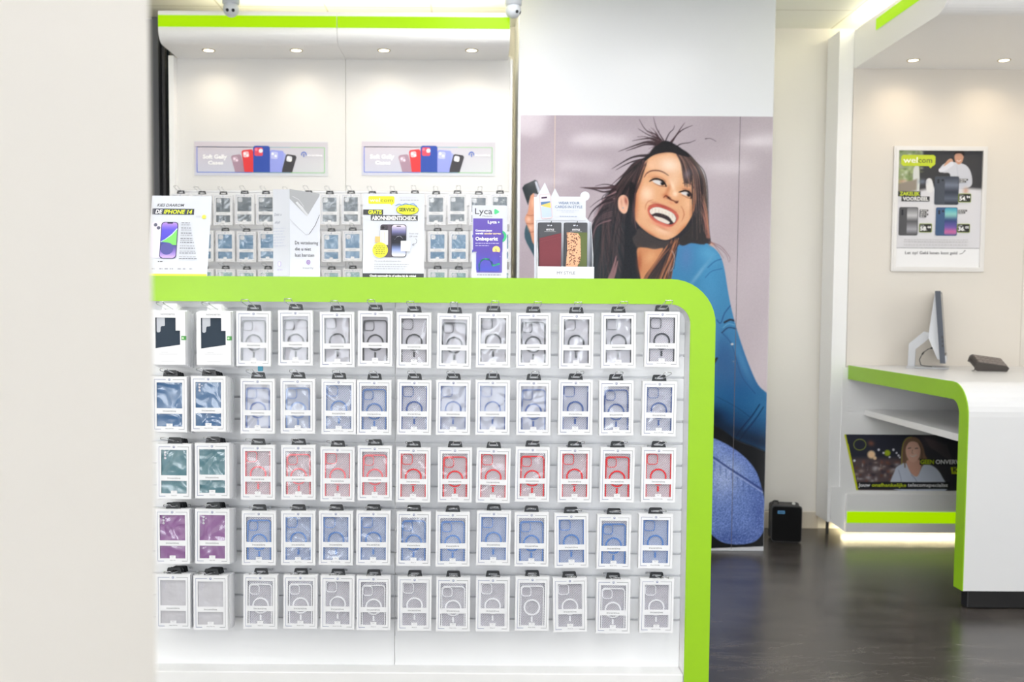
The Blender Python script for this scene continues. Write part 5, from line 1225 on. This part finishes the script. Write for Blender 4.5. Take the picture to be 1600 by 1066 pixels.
pr.rect(0, 124.5, 95, 132, (66, 68, 72)); pr.text('Check eenvoudig in of online bij de winkel', 11, 129.6, h=3, w=72, col=(248, 248, 250), bold=.04)
pr.build('printed_face', sC)
# purple sim leaflet in a holder
sD = sign_root('leaflet_holder', 764.5, 3.12, 'white card holder with a purple unlimited-sim leaflet, nearer the wallet display', 'leaflet holder', (math.radians(-2), 0, 0))
W_, H_ = 54, 114
b = MB(); b.prism(rrect(-W_/2*U, W_/2*U, 0, H_*U, [.001, .001, .006, .002], 4), 0, .002, 'y'); b.build('holder_card', PAPER, sD)
MB().prism([(.0021, .13), (.0021, .136), (.053, .0030), (.050, .0025)], -.015, .015, 'x').build('easel_back', ACR, sD)
b = MB(); b.prism(rrect(-.0405, .0395, .020, .098*1.6, .001, 2), -.0030, -.0006, 'y', 0); b.build('leaflet', mat('violet_paper', (100, 84, 176), .5), sD)
pr = Print(U, W_, H_, -.0003)
pr.rect(.6, 6.5, 53.4, 113, (212, 216, 225)); pr.text('Lyca', 4, 13.5, h=9, w=27, col=(84, 84, 92), bold=.01); pr.text('Mobile', 16, 18, h=2.4, w=15, col=(120, 120, 128)); pr.poly([(34, 6.5), (36, 5.5), (41.5, 9), (41.5, 11), (36, 14), (34, 13)][::-1], (86, 206, 140))
pr.circ(44, 48, 9.5, (70, 190, 130)); pr.circ(43, 48, 6.5, (100, 84, 176)); pr.rect(.2, 46, 2, 50, (84, 96, 190)); pr.rect(.2, 69, 1.6, 73, (84, 96, 190))
pr.build('printed_face', sD)
pr = Print(U, W_, H_, -.0034)
pr.grad(1.5, 20.5, 47, 72, [(0, (104, 86, 178)), (1, (92, 76, 170))]); pr.text('Lyca', 24, 28, h=4.4, w=14, col=(250, 250, 255), bold=.03); pr.circ(41, 26.3, 1.2, (200, 240, 230))
pr.text('Connect jouw', 5, 40.5, h=2.8, w=26, col=(250, 250, 255), bold=.04); pr.text('wereld', 5, 45, h=2.8, w=12, col=(250, 250, 255), bold=.04); pr.text('zonder zorgen', 18.5, 45, h=2.8, w=26, col=(250, 225, 170), bold=.04); pr.text('Onbeperkt', 5, 54.5, h=5.4, w=35, col=(252, 252, 255), bold=.03)
pr.smalltext(5, 42, 59.5, (210, 205, 240), 1.1, 3); pr.smalltext(5, 26, 63, (200, 195, 235), 1, 5); pr.circ(37.5, 69, 6, (250, 214, 130)); pr.text('5', 36, 71.5, h=4, col=(90, 70, 90))
pr.rr(14, 73, 20, 78.5, .8, (232, 80, 70)); pr.rr(24, 73, 30, 78.5, .8, (240, 240, 240)); pr.rect(24, 75, 30, 76.6, (90, 190, 120)); pr.smalltext(14, 20, 81, (210, 205, 240), .8, 2); pr.smalltext(24, 44, 80, (210, 205, 240), .9, 4)
pr.grad(6.5, 72, 43, 102, [(0, (92, 76, 170)), (1, (74, 84, 190))], r=3)
pr.line([(12, 101), (11, 92), (14, 86), (20, 83), (27, 84), (31, 89), (32, 94), (37, 92), (43, 90.5)], 3, (78, 204, 156))
pr.b.v = pr.b.v; pr.smalltext(8, 45, 108.5, (120, 120, 130), 1.2, 7)
pr.build('printed_leaflet', sD)
# wallet-case counter display
sE = sign_root('counter_display_box', 883, 3.10, 'white cardboard display with pointed ears holding card wallets, on the rack before the poster', 'display box')
def ex(px): return (px - 883) * U
def ez(py): return (434.3 - py) * U * 1.0
BOXC = mat('white_board', (216, 220, 228), .5)
b = MB(); b.prism([(ex(838), 0), (ex(925), 0), (ex(925), ez(343)), (ex(918), ez(335)), (ex(918), ez(303)), (ex(876), ez(303)), (ex(869), ez(290)), (ex(863), ez(303)), (ex(853), ez(281)), (ex(840), ez(304)), (ex(836), ez(304))], .085, .088, 'y')
b.prism(circ(ex(916.5), ez(302), .0148, 20), .0845, .0885, 'y'); b.build('back_card', BOXC, sE)
b = MB(); b.box(ex(841), ex(927), -.01, -.0075, 0, ez(415)); b.build('front_lip', BOXC, sE)
b = MB(); b.box(ex(841), ex(927), -.0075, .085, 0, .002); b.build('tray_floor', BOXC, sE)
for q0, q1, q2 in ((836.5, 841, 838.5), (920, 925.5, 922)):
    b = MB(); b.prism([(-.0075, 0), (.0848, 0), (.0848, ez(343)), (.060, ez(343)), (-.0075, ez(400))], ex(q1) - .0012, ex(q1), 'x'); b.build('side_wing', BOXC, sE)
pr = Print(U, 100, 100, .0842); pr.P = lambda u, v: (ex(u), pr.y - pr.k*.00012, ez(v))
pr.text('WEAR YOUR', 875, 315, h=4, w=33, col=(70, 110, 160)); pr.text('CARDS IN STYLE', 869.5, 321, h=4, w=43, col=(70, 110, 160)); pr.smalltext(872, 908, 325, (190, 200, 216), .7, 1); pr.smalltext(880, 900, 327.5, (196, 204, 220), .7, 2); pr.smalltext(877, 905, 334.5, (160, 176, 206), 1, 3); pr.line([(838, 340.5), (918, 340.5)], .5, (170, 172, 180))
def rot(pts, cx, cy, a): ca, sa = math.cos(a), math.sin(a); return [(cx + (x-cx)*ca - (y-cy)*sa, cy + (x-cx)*sa + (y-cy)*ca) for x, y in pts]
for (a, b1_, c_, d_, r, col) in ((846, 299, 864, 338, 3, (222, 196, 200)), (847, 300, 863, 337, 2.5, (236, 226, 236)), (847, 318, 863, 336, 2, (196, 212, 240)), (847.5, 311, 862.5, 317, .5, (90, 130, 180)), (849, 303.5, 858, 306, .5, (70, 50, 80))): pr.poly(rot(rrect(a, c_, b1_, d_, r), 855, 318, -.10), col)
pr.poly(rot([(847.5, 316), (862.5, 313), (862.5, 322), (847.5, 317)], 855, 318, -.10)[::-1], (238, 208, 110))
pr.b.face([pr.P(0, 0)]*3, 0, (0, 0, 0)) if False else None
pr.build('printed_back', sE)
pr = Print(U, 100, 100, -.0102); pr.P = lambda u, v: (ex(u), pr.y - pr.k*.00012, ez(v)); pr.text('MY STYLE', 870, 427, h=4.6, w=28, col=(84, 86, 94)); pr.smalltext(879, 892, 431.5, (180, 182, 190), .7, 2); pr.build('printed_lip', sE)
GREYC = mat('charcoal_card', (76, 78, 84), .6)
LEO = mat('leopard_print', (226, 170, 130), .6); n, l, b_ = nodes(LEO); tc = n.new('ShaderNodeTexCoord'); vo = n.new('ShaderNodeTexVoronoi'); vo.inputs['Scale'].default_value = 170; rp = n.new('ShaderNodeValToRGB'); rp.color_ramp.interpolation = 'CONSTANT'
rp.color_ramp.elements[0].color = lin((112, 66, 50)); rp.color_ramp.elements[1].position = .37; rp.color_ramp.elements[1].color = lin((232, 176, 138)); l.new(tc.outputs['Object'], vo.inputs['Vector']); l.new(vo.outputs['Distance'], rp.inputs[0]); l.new(rp.outputs[0], b_.inputs['Base Color'])
for i_, (px, px0, px1) in enumerate(((860, 842, 877), (899, 882, 917))):
    for dpt in ((.012, .020) if i_ == 0 else (.010, .017)):
        lab = ['burgundy card wallet on a charcoal header card, inside the counter display box', 'leopard and olive card wallet on a charcoal header card, inside the counter display box'][i_]
        if dpt > (.014): lab = ['card behind the burgundy wallet in the counter display box', 'card behind the leopard wallet in the counter display box'][i_]
        x0, x1 = ex(px0) + .0, ex(px1)
        t = thing('card_wallet', (sE.location.x + (x0 + x1)/2 - (.0025 if dpt > .014 else 0), 3.10 + dpt, gt + ez(415) + .0005 - .02), lab, 'card wallet', 'card wallets in the counter display')
        hh = ez(347) - ez(415) + .02; hw = (x1 - x0)/2
        o2, i2 = rrect(-hw, hw, 0, hh, [.001, .001, .004, .004], 4), rrect(-.009, .009, hh - .011, hh - .0065, .002, 4)
        b = MB(); b.ring(o2, i2, 0, .0015, 'y'); b.build('header_card', GREYC, t)
        if dpt < .014:
            b = MB(); z = hh - .031; b.text('MYSTYLE', 0, z + .006, h=.0052, w=.024, y=-.0004, mi=0, align='c', bold=.04); b.face([(-.018, -.0004, z + .0025), (.018, -.0004, z + .0025), (.018, -.0004, z + .0031), (-.018, -.0004, z + .0031)]); b.build('lettering', mat('white_ink', (232, 232, 236), .5), t)
            if i_ == 0:
                b = MB(); b.prism([(-hw + .003, .018), (hw - .002, .018), (hw - .002, hh - .034), (-hw + .003, hh - .050)], -.004, -.0005, 'y'); w1 = b.build('wallet', bump(mat('burgundy_leather', (116, 40, 52), .5), 300, .3, .0008), t, bevel=.001)
                b = MB()
                for off in (0, .008):
                    for k in range(16):
                        f0 = k/16; xx = -hw + .005 + f0*(2*hw - .009); zz = hh - .053 - off + f0*.0155; b.box(xx, xx + .0018, -.0046, -.0041, zz, zz + .0008)
                b.build('stitching', mat('rose_thread', (150, 74, 84), .6), w1)
            else:
                b = MB(); b.prism([(-.006, .018), (hw - .002, .018), (hw - .002, hh - .032), (-.006, hh - .032)], -.0035, -.0005, 'y'); w1 = b.build('wallet', bump(mat('olive_leather', (92, 104, 52), .55), 300, .3, .0008), t, bevel=.001)
                b = MB(); pp = [(-hw + .004, .018), (.004, .018), (.012, .034), (.0155, .055), (.013, hh - .046), (.006, hh - .034), (-hw + .006, hh - .030), (-hw + .008, .07)]; b.prism(pp, -.0060, -.0036, 'y'); b.build('leopard_flap', LEO, w1)
        if dpt < .014:
            h = MB().tube([(0, .075, 0), (0, -.006, 0), (.001, -.010, .004), (.003, -.011, .012)], .0011, 6).build('wire_hook', mat('dark_wire', (70, 72, 78), .3, metal=.8), None, (t.location.x, 3.1095, gt + ez(415) - .02 + hh - .0083))
            tag(h, f'small dark wire hook inside the counter display box, carrying the {"burgundy" if i_ == 0 else "leopard"} wallet', 'hook', 'hooks in the counter display')
